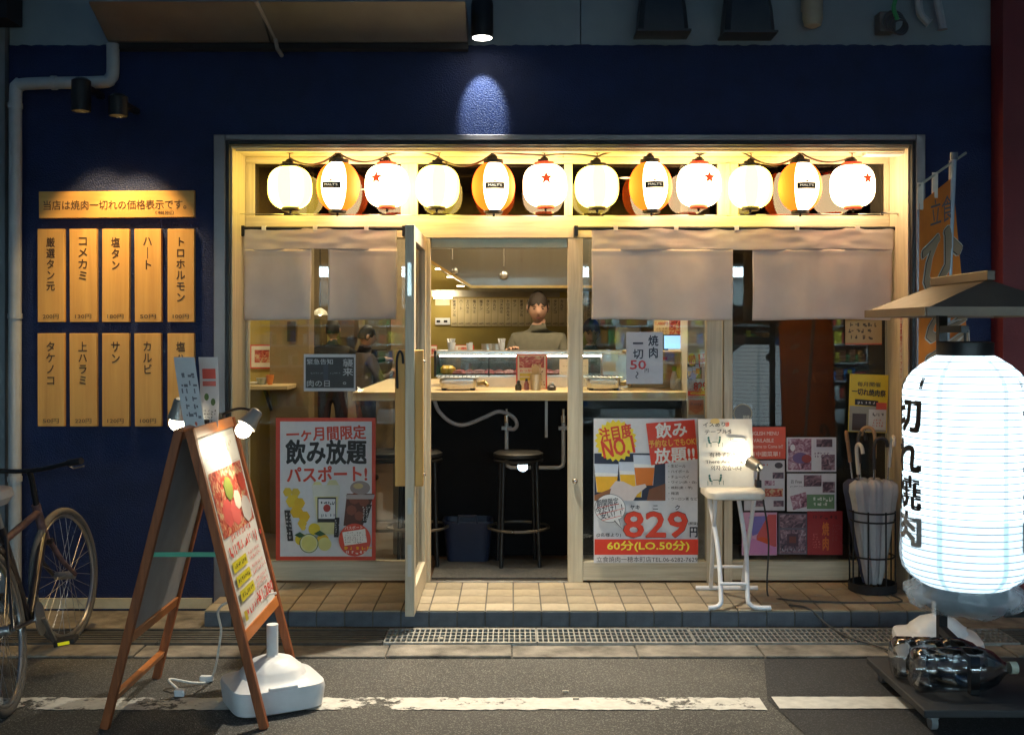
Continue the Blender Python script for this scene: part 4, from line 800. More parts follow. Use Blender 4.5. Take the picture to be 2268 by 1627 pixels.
# banner bases filled with water
def banner_base(label, loc, rz, m, stem):
    t = root('water_weight', label, 'banner weight', loc, rz, local=True, group='white plastic water-filled banner bases')
    MB().loft([(.004, .17, .15, 5), (.012, .185, .165, 5), (.085, .195, .175, 5), (.105, .19, .17, 5), (.112, .17, .15, 4), (.13, .135, .125, 2.6), (.15, .125, .115, 2.4), (.158, .115, .105, 2.3), (.185, .085, .08, 2), (.2, .04, .04, 2)], 40).build('tank', m, t, smooth=True, auto=35)
    MB().lathe([(.03, .19), (.03, .2), (.024, .205), (.024, stem)], 16).build('socket', m, t, smooth=True); MB().lathe([(.018, .108), (.018, .128)], 12, (.13, .09, 0)).build('cap', m, t); MB().box(-.06, .06, -.172, -.15, .1, .118).build('grip', m, t, bevel=.006); return t
banner_base('white water-filled banner base under the a-frame board', (-1.0, -1.83, 0), R(28), WHITEP, .33)
banner_base('white water-filled banner base behind the big blue-white lantern', (gx(2072, -1.18), -1.2, .004), R(-12), WHITEP, .3)

# ------------------------------------------------------------------ orange banner on a pole
bn = root('banner_flag', 'orange vertical banner on a grey pole by the blue wall', 'banner', (gx(2072, -1.18), -1.18, .2))
pb, pt_ = Vector((gx(2070, -1.18), -1.2, .2)), Vector((gx(2113, -1.1), -1.1, gz(345, -1.1)))
MB().tube([pb, pb.lerp(pt_, .5), pt_], [.014, .013, .012], 12).build('pole', M('grey_blue_pole', (.45, .5, .56), .35), bn, smooth=True)
MB().lathe([(.018, -.02), (.018, .015)], 12, tuple(pt_)).build('pole_cap', M('pole_cap_grey', (.15, .17, .2), .5), bn)
a0, a1 = Vector((gx(2033, -1.35), -1.35, gz(413, -1.35))), Vector((gx(2139, -.98), -.98, gz(339, -.98)))
MB().tube([a0, a1], .006, 8).build('cross_arm', M('arm_pale', (.55, .48, .36), .5), bn, smooth=True)
BW, BH = .47, 1.65
def bpos(u, v):     # banner surface, u across from the free edge to the pole, v down
    top = a0.lerp(a1, .03 + .68 * u); x = top.x + .028 * u * v; y = top.y + .09 * v * (1 - u) + .02 * math.sin(u * 7 + v * 4) * v; drop = BH * v + .085 * (1 - u * .15)
    lean = (pt_.x - pb.x) * (-.2) * v
    bulge = .05 * max(0, u - .7) / .3 * min(1, v * 2)
    return Vector((x + .03 * v + bulge, y, top.z - drop))
g = MB(); nu, nv_ = 16, 50
for j in range(nv_ + 1):
    for i in range(nu + 1): g.v.append(tuple(bpos(i / nu, j / nv_)))
for j in range(nv_):
    for i in range(nu): a = j * (nu + 1) + i; g.f.append((a, a + nu + 1, a + nu + 2, a + 1)); g.m.append(0)
bm_ = M('orange_banner_cloth', lin((255, 132, 46)), .7, var=.2, vs=5); g.build('cloth', bm_, bn, smooth=True, auto=180)
def bprint(pts, fs, mi, g, off):
    out = []
    for u, v in pts:
        p = bpos(u, v); n = (bpos(u + .01, v) - bpos(u - .01, v)).cross(bpos(u, v + .01) - bpos(u, v - .01)).normalized(); n = n if n.y < 0 else -n; out.append(tuple(p + n * off))
    g.add(out, fs, mi)
g = MB()
for body, u0, v0, u1, v1 in [('ひ', .08, .13, 1.02, .275), ('と', .18, .3, .98, .42), ('口', .18, .45, .98, .58), ('焼', .14, .61, .98, .78), ('肉', .14, .81, .98, .97)]:
    for bold, mi, off in ((.06, 0, .002), (.038, 1, .004), (.024, 2, .006)):
        vs, fs = text_geo(body, 0.)
        for k in range(8): bprint([(u0 + (u1 - u0) * (x + bold * math.cos(k * PI / 4)), v1 + (v0 - v1) * (y + bold * math.sin(k * PI / 4))) for x, y in vs], fs, mi, g, off + .00015 * k)
vs, fs = text_geo('立食', 0.); bprint([(.3 + .65 * x, .09 + (.015 - .09) * y + .03 * x) for x, y in vs], fs, 3, g, .003)
g.build('lettering', [M('banner_white', lin((224, 206, 186)), .7), M('banner_brown', lin((60, 40, 34)), .7), M('banner_tan', lin((176, 144, 112)), .7), M('banner_grey', lin((120, 106, 110)), .7)], bn)
for u in (.02, .45, .97):
    p = bpos(u, 0); q = a0.lerp(a1, .03 + .68 * u); MB().bar(p + Vector((0, 0, -.03)), q + Vector((0, -.004, .01)), .028, .003).build('loop', M('banner_white', (0, 0, 0)), bn)

# ------------------------------------------------------------------ big lantern on a wheeled stand
LX, LYB = 1.883, -1.85; LZ0, LZ1 = .497, 1.454
sd = root('lantern_stand', 'black steel stand with a little roof and a wheeled base', 'stand', (LX, -1.85, 0))
MB().box(1.585, 2.3, -2.19, -1.5, .065, .095).build('base_board', M('dark_base_board', (.03, .03, .032), .6), sd, bevel=.005)
for x in (1.64, 2.24):
    for y in (-2.13, -1.56): MB().tube([(x - .012, y, .03), (x + .012, y, .03)], .029, 16).box(x - .02, x + .02, y - .015, y + .015, .045, .064).build('caster', M('grey_caster', (.2, .21, .22), .5), sd, smooth=True)
px_, py_ = 1.906, -1.545
MB().box(px_ - .019, px_ + .019, py_ - .019, py_ + .019, .095, 1.72).build('pole', BLACK, sd, bevel=.003)
MB().box(1.836, 1.874, -2.02, -1.982, .095, .25).build('front_post', BLACK, sd, bevel=.003); MB().bar((1.855, -1.99, .232), (px_, py_, .232), .034, .034).build('brace', BLACK, sd, bevel=.003)
MB().bar((px_, py_, 1.56), (LX, LYB, 1.56), .03, .03).build('hanger_arm', BLACK, sd); MB().tube([(LX, LYB, 1.545), (LX, LYB, 1.49)], .006).build('hanger', BLACK, sd)
MB().tube([(px_, py_ - .02, 1.36), (px_ - .012, py_ - .05, 1.36)], .03, 14).build('clamp_knob', BLACK, sd, smooth=True)
RF = M('brown_roof_sheet', (.12, .085, .06), .45, .3); ex0, ex1, ey0, ey1, ez, rzd = 1.59, 2.17, -2.2, -1.48, 1.64, 1.755; rf = sub('roof', sd)
c4 = [(ex0, ey0, ez), (ex1, ey0, ez), (ex1, ey1, ez), (ex0, ey1, ez)]; rg = [(LX, ey0 + .13, rzd), (LX, ey1 - .05, rzd)]
for nm, q in [('roof_sheet', [c4[0], rg[0], rg[1], c4[3]]), ('roof_sheet', [c4[1], c4[2], rg[1], rg[0]]), ('roof_sheet', [c4[0], c4[1], rg[0]]), ('roof_sheet', [c4[2], c4[3], rg[1]])]:
    n = len(q); vs = q + [(a, b, c - .016) for a, b, c in q]; o = MB().add(vs, [tuple(range(n)), tuple(range(n, 2 * n))[::-1]] + [(i, n + i, n + (i + 1) % n, (i + 1) % n) for i in range(n)]).build(nm, RF, rf)
MB().box(LX - .016, LX + .016, ey0 + .1, ey1 - .03, rzd - .004, rzd + .035).build('ridge', RF, rf, bevel=.003)
for q in [(c4[0], c4[3]), (c4[0], c4[1]), (c4[1], c4[2]), (c4[2], c4[3])]: MB().bar(Vector(q[0]) + Vector((0, 0, -.012)), Vector(q[1]) + Vector((0, 0, -.012)), .012, .034).build('fascia', M('brown_roof_edge', (.2, .13, .08), .45), rf)
bl_ = root('big_lantern', 'tall glowing blue-white paper lantern with black brush lettering', 'lantern', (LX, LYB, LZ0), local=True)
BH_ = LZ1 - LZ0; BR = .248
def brad(z):
    t = z / BH_; e = .17
    if t < e * .75: k = 1 - t / (e * .75); return BR * (1 - .36 * k ** 2.4)
    if t > 1 - e: k = (t - 1 + e) / e; return BR * (1 - .56 * k ** 2.2)
    return BR
NR = 34; prof = [(brad(BH_ * i / (NR * 2)) - (.003 if i % 2 == 0 else 0), BH_ * i / (NR * 2)) for i in range(NR * 2 + 1)]
BLW = emis('lit_blue_white_paper', (.7, .89, 1.), .84); BLS = emis('lit_paper_seam', (.58, .83, 1.), .6)
MB().lathe(prof, 72, cap=False, sectors=lambda q: 1 if (int(q * 72) % 12) == 3 else 0).build('paper_shell', [BLW, BLS], bl_, smooth=True, auto=180)
for i in range(1, NR): z = BH_ * i / NR; MB().tube(ring((0, 0, z), brad(z) - .001, 60), .0016, 4, closed=True).build('rib', M('lantern_rib', (.2, .3, .4), .6), bl_)
MB().lathe([(.1, BH_ - .012), (.112, BH_ - .012), (.112, BH_ + .05), (.1, BH_ + .055), (.02, BH_ + .055)], 32).build('top_ring', BLACK, bl_, smooth=True); MB().lathe([(.12, -.055), (.165, -.05), (.165, .006), (.15, .006)], 32).build('bottom_ring', BLACK, bl_, smooth=True)
g = MB()
for ang in (-86, 58):
    for i, ch in enumerate('一切れ焼肉'):
        vs, fs = text_geo(ch, 0.); hh = .035 if ch == '一' else .13; zc = BH_ * (1 - (.12, .26, .435, .59, .745)[i])
        for k, (ox, oz) in enumerate([(-.005, -.005), (.005, -.005), (-.005, .005), (.005, .005)]):
            out = []
            for x, y in vs:
                a = R(ang) + ((x - .5) * .19 + ox) / BR; z = zc + (y - .5) * hh + oz; r = brad(z) + .0035 + .0003 * k; out.append((r * math.sin(a), -r * math.cos(a), z))
            g.add(out, fs)
tag(g.build('lettering', BLACKM, bl_), kind='stuff')
# crumpled clear rain cover round the lantern's foot
g = MB(); ns, nr = 64, 14
for j in range(nr + 1):
    t = j / nr; z = .30 - .40 * t; rr = (brad(max(z, 0)) + .006) if z > 0 else .17 + .07 * (1 - (z / -.1) ** 2) ** .5 if z > -.1 else .17
    for i in range(ns):
        a = 2 * PI * i / ns; w = .018 * t * mnoise.noise(Vector((math.cos(a) * 6, math.sin(a) * 6, t * 5))) + .01 * t * mnoise.noise(Vector((math.cos(a) * 16, math.sin(a) * 16, t * 9))); g.v.append(((rr + w) * math.cos(a), (rr + w) * math.sin(a), z + .02 * t * mnoise.noise(Vector((a * 2, 3, 1)))))
for j in range(nr):
    for i in range(ns): g.f.append((j * ns + i, j * ns + (i + 1) % ns, (j + 1) * ns + (i + 1) % ns, (j + 1) * ns + i)); g.m.append(0)
rc = g.build('rain_cover', CLEAR, smooth=True, auto=180); rc.location = (LX, LYB, LZ0); tag(rc, 'crumpled clear plastic cover round the foot of the big lantern', 'cover')
# clear bottles used as weights
PETW = glassmat('bottle_plastic', (.95, .97, .98), .12, 2.6)
for i, (x0, y, z, rz, L_) in enumerate([(1.62, -1.98, .185, 4, .42), (1.6, -1.79, .18, -6, .40)]):
    t = root('water_bottle', ['big clear water bottle lying across the base of the lantern stand', 'clear water bottle lying behind the other one on the stand base'][i], 'bottle', (x0, y, z), rot=(0, R(90), R(rz)), local=True)
    r = .088; prof = [(.02, 0), (.07, .0), (r, .02), (r, .08), (r - .006, .09), (r, .1), (r, .19), (r - .006, .2), (r, .21), (r, .28), (.07, .33), (.03, .375), (.02, .39), (.02, L_)]
    MB().lathe(prof, 24).build('body', PETW, t, smooth=True, auto=60); MB().lathe([(.025, L_ - .02), (.025, L_ + .01), (.01, L_ + .012)], 16).build('cap', M('pale_cap', (.45, .46, .36), .5), t, smooth=True)

# ------------------------------------------------------------------ folding stool with a sign
def at(px, py, z):     # point at height z seen at that pixel
    d = F * (CZ - z) / (py - 734); return Vector((gx(px, d + CY), d + CY, z))
fs_ = root('folding_stool', 'tall white folding stool on the tiled step', 'stool', (1.15, -.42, FL))
sy0, sy1, szt = -.6, -.26, .705; sx0_, sx1_ = gx(1563, -.5), gx(1692, -.5)
MB().loft([(szt - .05, (sx1_ - sx0_) / 2 - .012, .165, 5), (szt - .045, (sx1_ - sx0_) / 2, .175, 5), (szt - .015, (sx1_ - sx0_) / 2, .175, 5), (szt - .002, (sx1_ - sx0_) / 2 - .012, .165, 4), (szt, (sx1_ - sx0_) / 2 - .05, .12, 3)], 40, ((sx0_ + sx1_) / 2, -.43, 0)).build('seat', M('cream_vinyl', (.62, .58, .5), .45), fs_, smooth=True, auto=50)
fa, fb = at(1612, 1300, FL), at(1662, 1300, FL); hl, hr = gx(1578, -.3), gx(1655, -.3)
fz = FL + .013; x0, x1 = gx(1592, -.45), gx(1652, -.45)
for sgn, xt, xm, xb_, xe in [(-1, gx(1574, -.4), gx(1590, -.5), gx(1597, -.62), gx(1568, -.63)), (1, gx(1640, -.4), gx(1652, -.5), gx(1656, -.62), gx(1706, -.63))]:
    P = [(xt, -.33, szt - .05), (xm, -.5, .38), (xb_, -.62, .15), (xb_ + .01 * sgn, -.635, .115), (xb_ + .03 * sgn, -.638, fz + .004), (xb_ + .06 * sgn, -.64, fz), (xe, -.64, fz)]
    MB().tube(spline(P, 5), .0125, 12).build('leg', WHITEM, fs_, smooth=True)
for xt, xb_ in [(gx(1582, -.5), gx(1574, -.2)), (gx(1668, -.5), gx(1644, -.2))]: MB().tube([(xt, -.53, szt - .05), (xb_, -.2, FL + .02)], .0115, 12).build('leg', WHITEM, fs_, smooth=True)
MB().tube([(gx(1541, -.19), -.19, FL + .013), (gx(1678, -.19), -.19, FL + .013)], .0125, 12).build('foot_bar', WHITEM, fs_, smooth=True)
MB().tube([(gx(1594, -.6), -.6, .215), (gx(1652, -.6), -.6, .215)], .009, 10).build('stretcher', WHITEM, fs_, smooth=True); MB().tube([(gx(1576, -.27), -.27, .235), (gx(1650, -.27), -.27, .235)], .009, 10).build('stretcher', WHITEM, fs_, smooth=True)
def PST(s):
    U = lambda x: (x - 100) / 450; V = lambda y: (y - 60) / 530; K = (44, 42, 44); G = (40, 92, 84)
    s.text('イスあり', U(140), V(92), U(325), V(128), K, 0, .03); s.text('ます', U(325), V(92), U(450), V(128), (226, 90, 50), 0, .05); s.ell(U(240), V(85), .09, .04, (222, 190, 120))
    s.text('テーブル全16席', U(150), V(148), U(490), V(184), K, 0, .035)
    for v0 in (200, 492):
        for x, sg in ((180, 1), (275, -1)):
            s.ell(U(x), V(v0 + 12), .02, .018, G, 12); s.poly([(U(x - 9), V(v0 + 22)), (U(x + 9), V(v0 + 22)), (U(x + 8 + 8 * sg), V(v0 + 55)), (U(x - 8 + 8 * sg), V(v0 + 55))], G); s.rect(U(x - 10 + 12 * sg), V(v0 + 50), U(x + 12 + 12 * sg), V(v0 + 58), G); s.rect(U(x + 16 * sg), V(v0 + 55), U(x + 16 * sg + 5), V(v0 + 84), G); s.rect(U(x - 17 * sg), V(v0 + 52), U(x - 17 * sg + 4), V(v0 + 86), G)
        s.rect(U(207), V(v0 + 44), U(255), V(v0 + 49), G)
    s.ell(U(420), V(224), .17, .032, (90, 90, 96), 24); s.ell(U(420), V(224), .163, .027, (226, 222, 214), 24); s.marks(U(355), V(216), U(485), V(232), (90, 90, 94), 1, .8, 2)
    s.text('有椅子的座位', U(180), V(326), U(470), V(362), K, 0, .02); s.text('There Are Chairs', U(148), V(384), U(490), V(410), K, 0, .02); s.text('의자 있습니다', U(190), V(428), U(450), V(466), K, 0, .02)
x0, x1, z1, z0 = gx(1548, -.42), gx(1668, -.42), gz(925, -.42), szt + .002
s = Sheet(x1 - x0, z1 - z0); s.warp = lambda x, y, z: (x, y + .03 * max(0, z / (z1 - z0)) ** 2 * 2 + .006 * math.sin(x * 20), z - .006 * (x / .15) ** 2); PST(s)
s.finish('stool_sign', 'white paper seat notice propped on the folding stool', 'sign', (224, 216, 204), Matrix.Translation(((x0 + x1) / 2, -.42, (z0 + z1) / 2)) @ Matrix.Rotation(R(-6), 4, 'X'), sub_=14)
clip_lamp('grey clip lamp glaring on the folding stool sign', (gx(1660, -.52), -.56, gz(1022, -.53)), (gx(1620, -.42), -.40, gz(995, -.42)), (sx1_ - .02, -.45, szt + .03), .8, (.038, .07), glow=emis('small_bulb_glow', (1., .88, .62), 8))
# cords on the step
ck = M('dark_cord', (.05, .05, .05), .5)
P = [(gx(1690, -.45), -.44, .66), (gx(1706, -.4), -.36, .4), (gx(1702, -.35), -.33, FL + .01), (gx(1730, -.4), -.42, FL + .006), (gx(1790, -.45), -.47, FL + .006), (gx(1900, -.5), -.5, FL + .006), (gx(2000, -.5), -.47, FL + .006), (2.1, -.3, FL + .01), (2.15, -.1, FL + .01)]
tag(MB().tube(spline(P, 8), .005, 8).build('stool_lamp_cord', ck, smooth=True), 'dark cord running from the stool lamp along the tiled step', 'cord')
P = [(gx(1748, -.55), -.55, FL + .006), (gx(1790, -.62), -.63, FL + .006), (gx(1830, -.7), -.72, .03), (gx(1880, -.95), -.95, .03), (gx(1960, -1.15), -1.1, .024), (gx(2030, -1.25), -1.35, .012), (1.93, -1.5, .05), (1.92, -1.53, .11)]
tag(MB().tube(spline(P, 8), .0055, 8).build('floor_cable', ck, smooth=True), 'dark cord crossing the drain to the big lantern stand', 'cord')

# ------------------------------------------------------------------ umbrella stand
ux, uy = gx(1932, -.2), -.2; us = root('umbrella_stand', 'black wire umbrella stand in the corner of the recess', 'umbrella stand', (ux, uy, FL)); ur = .125
MB().lathe([(ur, .0), (ur + .008, .005), (ur + .008, .05), (ur, .05), (ur - .005, .008)], 24, (ux, uy, FL)).build('tray', BLACKM, us, smooth=True)
for z, r in ((.45, ur), (.40, ur * .98), (.2, ur * .96)): MB().tube(ring((ux, uy, FL + z), r, 26), .005, 8, closed=True).build('hoop', BLACK, us, smooth=True)
for i in range(8): a = 2 * PI * i / 8 + .3; MB().tube([(ux + ur * math.cos(a), uy + ur * math.sin(a), FL + .03), (ux + ur * math.cos(a), uy + ur * math.sin(a), FL + .46)], .005, 6).build('upright', BLACK, us)
UM = [('clear umbrella with a pale cane handle, leaning left in the stand', M('umbrella_vinyl', (.6, .6, .62), rough=.3, alpha=.7), (.6, .56, .48), -.045, -.03, -.05, .0, .8), ('clear umbrella with a black hooked handle, upright in the stand', M('umbrella_vinyl', (1, 1, 1)), (.02, .02, .025), .0, -.05, .0, .02, .83), ('navy umbrella with a brown cane handle in the stand', M('navy_cloth', (.03, .04, .09), .7), (.26, .13, .06), -.05, .03, -.07, .02, .86),
      ('off-white umbrella with a cream handle leaning right in the stand', M('offwhite_cloth', (.5, .48, .46), .7), (.6, .55, .48), .05, -.02, .045, .0, .84), ('beige umbrella with a tan cane handle in the stand', M('beige_cloth', (.42, .37, .32), .7), (.38, .22, .1), .03, .05, .01, .03, .88), ('smoky clear umbrella with a dark handle behind the others', M('smoky_vinyl', (.4, .42, .46), rough=.3, alpha=.75), (.03, .03, .03), -.02, .06, -.03, .03, .85)]
for i, (lab, cm, hc, bx, by, tx_, ty, h) in enumerate(UM):
    t = root('umbrella', lab, 'umbrella', (ux + bx * .5, uy + by * .5, FL + .01), group='umbrellas in the stand'); B = Vector((ux + bx * .6, uy + by * .6, FL + .012)); T = Vector((ux + bx + tx_ * 1.1, uy + by + ty, FL + h)); D = (T - B); q = D.to_track_quat('Z', 'Y').to_matrix().to_4x4(); q.translation = B; L_ = D.length; g = MB(); n = 24; pf = [(.012, .03), (.022, .1), (.034, .25), (.044, .42), (.052, .56), (.046, .60), (.02, .62)]
    vs = []
    for r, z in pf:
        for k in range(n): a = 2 * PI * k / n; rr = r * (1 + .28 * math.sin(a * 8 + z * 5 + i)); vs.append(q @ Vector((rr * math.cos(a), rr * math.sin(a), z)))
    g.add(vs, [(r * n + k, r * n + (k + 1) % n, (r + 1) * n + (k + 1) % n, (r + 1) * n + k) for r in range(len(pf) - 1) for k in range(n)]); g.build('canopy', cm, t, smooth=True, auto=180)
    MB().tube([q @ Vector((0, 0, 0)), q @ Vector((0, 0, L_ - .12))], .005, 8).build('shaft', CHROME, t)
    sgn = -1 if i % 2 else 1; hp = [q @ Vector((0, 0, L_ - .14)), q @ Vector((0, 0, L_ - .02)), q @ Vector((sgn * .012, 0, L_ + .022)), q @ Vector((sgn * .04, 0, L_ + .035)), q @ Vector((sgn * .068, 0, L_ + .02)), q @ Vector((sgn * .075, 0, L_ - .015))]
    MB().tube(spline(hp, 5), .0105, 10).build('handle', M('umbrella_handle_%d' % i, hc, .4), t, smooth=True)
# ------------------------------------------------------------------ bicycle
bk = root('bicycle', 'dark city bicycle leaning on its stand before the blue wall', 'bicycle', (-2.035, -1.95, 0), rot=(R(-9), 0, R(99.4)), local=True)
FRM = M('dark_bike_paint', (.02, .016, .018), .3, var=.3, vs=30, coat=.5); PATT = M('mottled_pink_decal', (.1, .06, .065), .45, var=.5, vs=26); TYRE = M('grey_tyre', (.1, .095, .09), .7, var=.2); RIM = M('rim_alloy', (.45, .45, .45), .3, .9)
WB, WR = 1.04, .335
def wheel(cx, name_m=None, sub_m=None):
    w = sub('wheel', bk); c = Vector((0, 0, 0)); T = sub_m or Matrix.Translation((cx, 0, WR))
    def xf(pts): return [T @ Vector(p) for p in pts]
    MB().tube(xf(ring(c, WR - .017, 48, 1)), .0175, 10, closed=True).build('tyre', TYRE, w, smooth=True); MB().tube(xf(ring(c, WR - .04, 48, 1)), .010, 8, closed=True).build('rim', RIM, w, smooth=True)
    b = MB(); rnd = random.Random(2)
    for i in range(28):
        a = 2 * PI * i / 28; a2 = a + (.5 if i % 2 else -.5); yy = .025 if i % 4 < 2 else -.025; b.tube(xf([(.022 * math.cos(a2), yy, .022 * math.sin(a2)), ((WR - .045) * math.cos(a), 0, (WR - .045) * math.sin(a))]), .0012, 4, cap=False)
    tag(b.build('spokes', RIM, w), kind='stuff'); MB().tube(xf([(0, -.05, 0), (0, .05, 0)]), .02, 12).build('hub', RIM, w, smooth=True); return w
wheel(0)
bb = Vector((.43, 0, .27)); st_ = Vector((.26, 0, .72)); h0, h1 = Vector((.87, 0, .58)), Vector((.835, 0, .71))
def tb(nm, a, c, r, m=FRM, par=bk): return MB().tube([a, c], r, 12).build(nm, m, par, smooth=True)
tb('seat_tube', bb, st_, .016); tb('top_tube', st_ + Vector((.01, 0, -.06)), h1 + Vector((0, 0, -.02)), .017, PATT); tb('down_tube', bb, h0, .02); tb('head_tube', h0 + Vector((.01, 0, -.03)), h1 + Vector((-.005, 0, .02)), .021, PATT)
for s_ in (-1, 1): tb('chain_stay', bb + Vector((0, .03 * s_, 0)), Vector((0, .06 * s_, WR)), .009); tb('seat_stay', st_ + Vector((0, .015 * s_, -.04)), Vector((0, .06 * s_, WR)), .008)
tb('seat_post', st_, Vector((.225, 0, .83)), .013, RIM)
MB().loft([(-.03, .1, .05, 2), (0, .135, .075, 2.2), (.03, .13, .07, 2.2), (.045, .09, .045, 2)], 24, (.225, 0, .85)).build('saddle', M('pale_saddle', (.35, .37, .42), .5), bk, smooth=True)
ax = (h1 - h0).normalized(); S = Matrix.Translation(h1) @ Matrix.Rotation(R(-14), 4, ax) @ Matrix.Translation(-h1)
def sx(p): return S @ Vector(p)
wheel(WB, sub_m=S @ Matrix.Translation((WB, 0, WR)))
fk = sub('fork', bk)
for s_ in (-1, 1): MB().tube([sx(h0 + Vector((.01, .03 * s_, -.05))), sx((.93, .05 * s_, .43)), sx((WB, .055 * s_, WR))], [.013, .012, .009], 10).build('fork_blade', PATT if s_ < 0 else FRM, fk, smooth=True)
MB().tube([sx(h0 + Vector((.01, -.04, -.04))), sx(h0 + Vector((.01, .04, -.04)))], .016, 10).build('crown', FRM, fk, smooth=True)
hb = sub('handlebar', bk); zt = .90; sm = sx((.80, 0, zt)); MB().tube([sx(h1), sx((.815, 0, .86)), sm], .014, 10).build('stem', BLACK, hb, smooth=True)
P = [sx((.74, -.29, zt + .03)), sx((.78, -.2, zt + .02)), sx((.80, -.06, zt)), sx((.80, .06, zt)), sx((.78, .2, zt + .02)), sx((.74, .29, zt + .03))]; MB().tube(spline(P, 5), .011, 10).build('bar', BLACK, hb, smooth=True)
for s_ in (0, -1): a, c = (P[0], P[1]) if s_ == 0 else (P[5], P[4]); MB().tube([a, a.lerp(c, .9)], .016, 12).build('grip', BLACKM, hb, smooth=True); MB().tube([a.lerp(c, 1.1), a.lerp(c, .8) + Vector((.05, 0, -.03)), a.lerp(c, .1) + Vector((.06, 0, -.03))], .005, 8).build('brake_lever', CHROME, hb, smooth=True)
cr = sub('crank', bk); MB().tube([bb + Vector((0, -.045, 0)), bb + Vector((0, -.05, 0))], .075, 28).build('chainring', RIM, cr, smooth=True)
for s_, dz in ((-1, -.14), (1, .14)):
    e = bb + Vector((.09 * s_ * -1, .07 * s_, dz)); MB().bar(bb + Vector((0, .06 * s_, 0)), e, .018, .012).build('crank_arm', RIM, cr); MB().box(e.x - .045, e.x + .045, min(e.y, e.y + .09 * s_), max(e.y, e.y + .09 * s_), e.z - .012, e.z + .012).build('pedal', BLACKM, cr, bevel=.004)
    for o_ in (-.047, .047): MB().box(e.x + o_ - .0015, e.x + o_ + .0015, min(e.y + .02 * s_, e.y + .07 * s_), max(e.y + .02 * s_, e.y + .07 * s_), e.z - .007, e.z + .007).build('reflector', M('yellow_reflector', (.75, .7, .03), .3, emit=.12, ec=(.9, .8, 0)), cr)  # weak emission stands in for the shine of the reflectors
MB().tube([(.02, .07, WR - .03), (-.02, .16, .02)], .008, 8).build('kickstand', RIM, bk); MB().tube([Vector((x, .0, 0)) + Vector((0, 0, 0)) for x in (0, 0)] and [(WR * 1.06 * math.cos(a), 0, WR + WR * 1.06 * math.sin(a)) for a in [R(v) for v in range(20, 185, 12)]], .02, 8).build('mudguard', FRM, bk, smooth=True)

# ------------------------------------------------------------------ inside: counter and kitchen
ct = root('counter', 'pale wood standing counter with a black front', 'counter', (0, .7, FL)); cz = 1.163; cx0, cx1 = gx(780, .6), gx(1521, .6)
MB().box(cx0, cx1, .6, 1.23, cz - .055, cz).build('worktop', COUNTERW, ct, bevel=.004)
MB().box(cx0, cx0 + .55, 1.231, 2.6, cz - .055, cz - .001).build('worktop', COUNTERW, ct, bevel=.004)
MB().box(cx0 + .3, cx1, .78, 1.24, FL, cz - .056).build('front_panel', M('black_counter_front', (.005, .005, .006), .7, spec=.12), ct)
MB().box(cx0 + .55, cx1, 1.235, 1.26, cz, 1.232).build('upstand', M('pale_grey_upstand', (.55, .54, .52), .5), ct)
MB().box(cx0 + .24, cx0 + .3, .8, 2.6, FL, cz - .056).build('side_panel', BROWNW, ct)
b = MB(); px0 = gx(1385, 1.0); px1 = gx(1521, .8)
b.box(px1 - .03, px1, .8, 1.2, cz + .001, gz(780, .8)); b.box(px0, px1 - .031, 1.17, 1.2, cz + .001, gz(781, .8)); b.box(px0, px1, .8, 1.2, gz(781, .8), gz(777, .8)); b.build('cubby_box', COUNTERW, ct)
# water pipes on the counter front
wp = root('water_pipe', 'grey water pipe with two taps on the black counter front', 'pipe', (gx(1180, .76), .76, gz(1035, .76))); y = .755
def q(px, py, yy=y): return Vector((gx(px, yy), yy, gz(py, yy)))
LP = M('pipe_grey_white', (.42, .41, .4), .4)
MB().tube([q(1122, 930), q(1122, 1020), q(1124, 1031), q(1132, 1035), q(1238, 1035), q(1246, 1031), q(1248, 1022), q(1248, 930)], .013, 10).build('pipe', LP, wp, smooth=True)
for px in (1122, 1248): b = MB().tube([q(px, 905), q(px, 922)], .011, 10); b.tube([q(px, 920), q(px, 935)], .02, 10); b.build('tap', CHROME, wp, smooth=True); MB().box(*[v for v in (q(px - 11, 945).x, q(px + 11, 945).x)], y - .02, y + .02, q(0, 951).z, q(0, 944).z).build('tap_body', LP, wp)
MB().tube([q(1158, 1033, .745), q(1158, 1033, .73)], .033, 20).build('dial', CHROME, wp, smooth=True)
tag(MB().tube(spline([q(960, 880, .72), q(972, 910, .72), q(1000, 935, .72), q(1030, 940, .72), q(1070, 925, .72), q(1100, 912, .72), q(1120, 914, .72), q(1138, 925, .72), q(1145, 940, .72), q(1138, 950, .72), q(1124, 949, .74)], 6), .013, 10).build('hose', M('grey_hose', (.34, .3, .3), .5), smooth=True), 'grey rubber hose looping under the counter', 'hose')
tag(MB().box(q(1207, 0).x, q(1213, 0).x, y - .01, y + .02, q(0, 968).z, cz - .057).build('cable_duct', LP), 'narrow grey cable duct running down the counter front', 'duct')
def nth(i): o = ['first', 'second', 'third', 'fourth', 'fifth', 'sixth', 'seventh', 'eighth', 'ninth']; return (o + ['tenth', 'eleventh', 'twelfth', 'thirteenth', 'fourteenth', 'fifteenth', 'sixteenth', 'seventeenth', 'eighteenth', 'nineteenth', 'twentieth'] + ['twenty-' + w for w in o])[i]
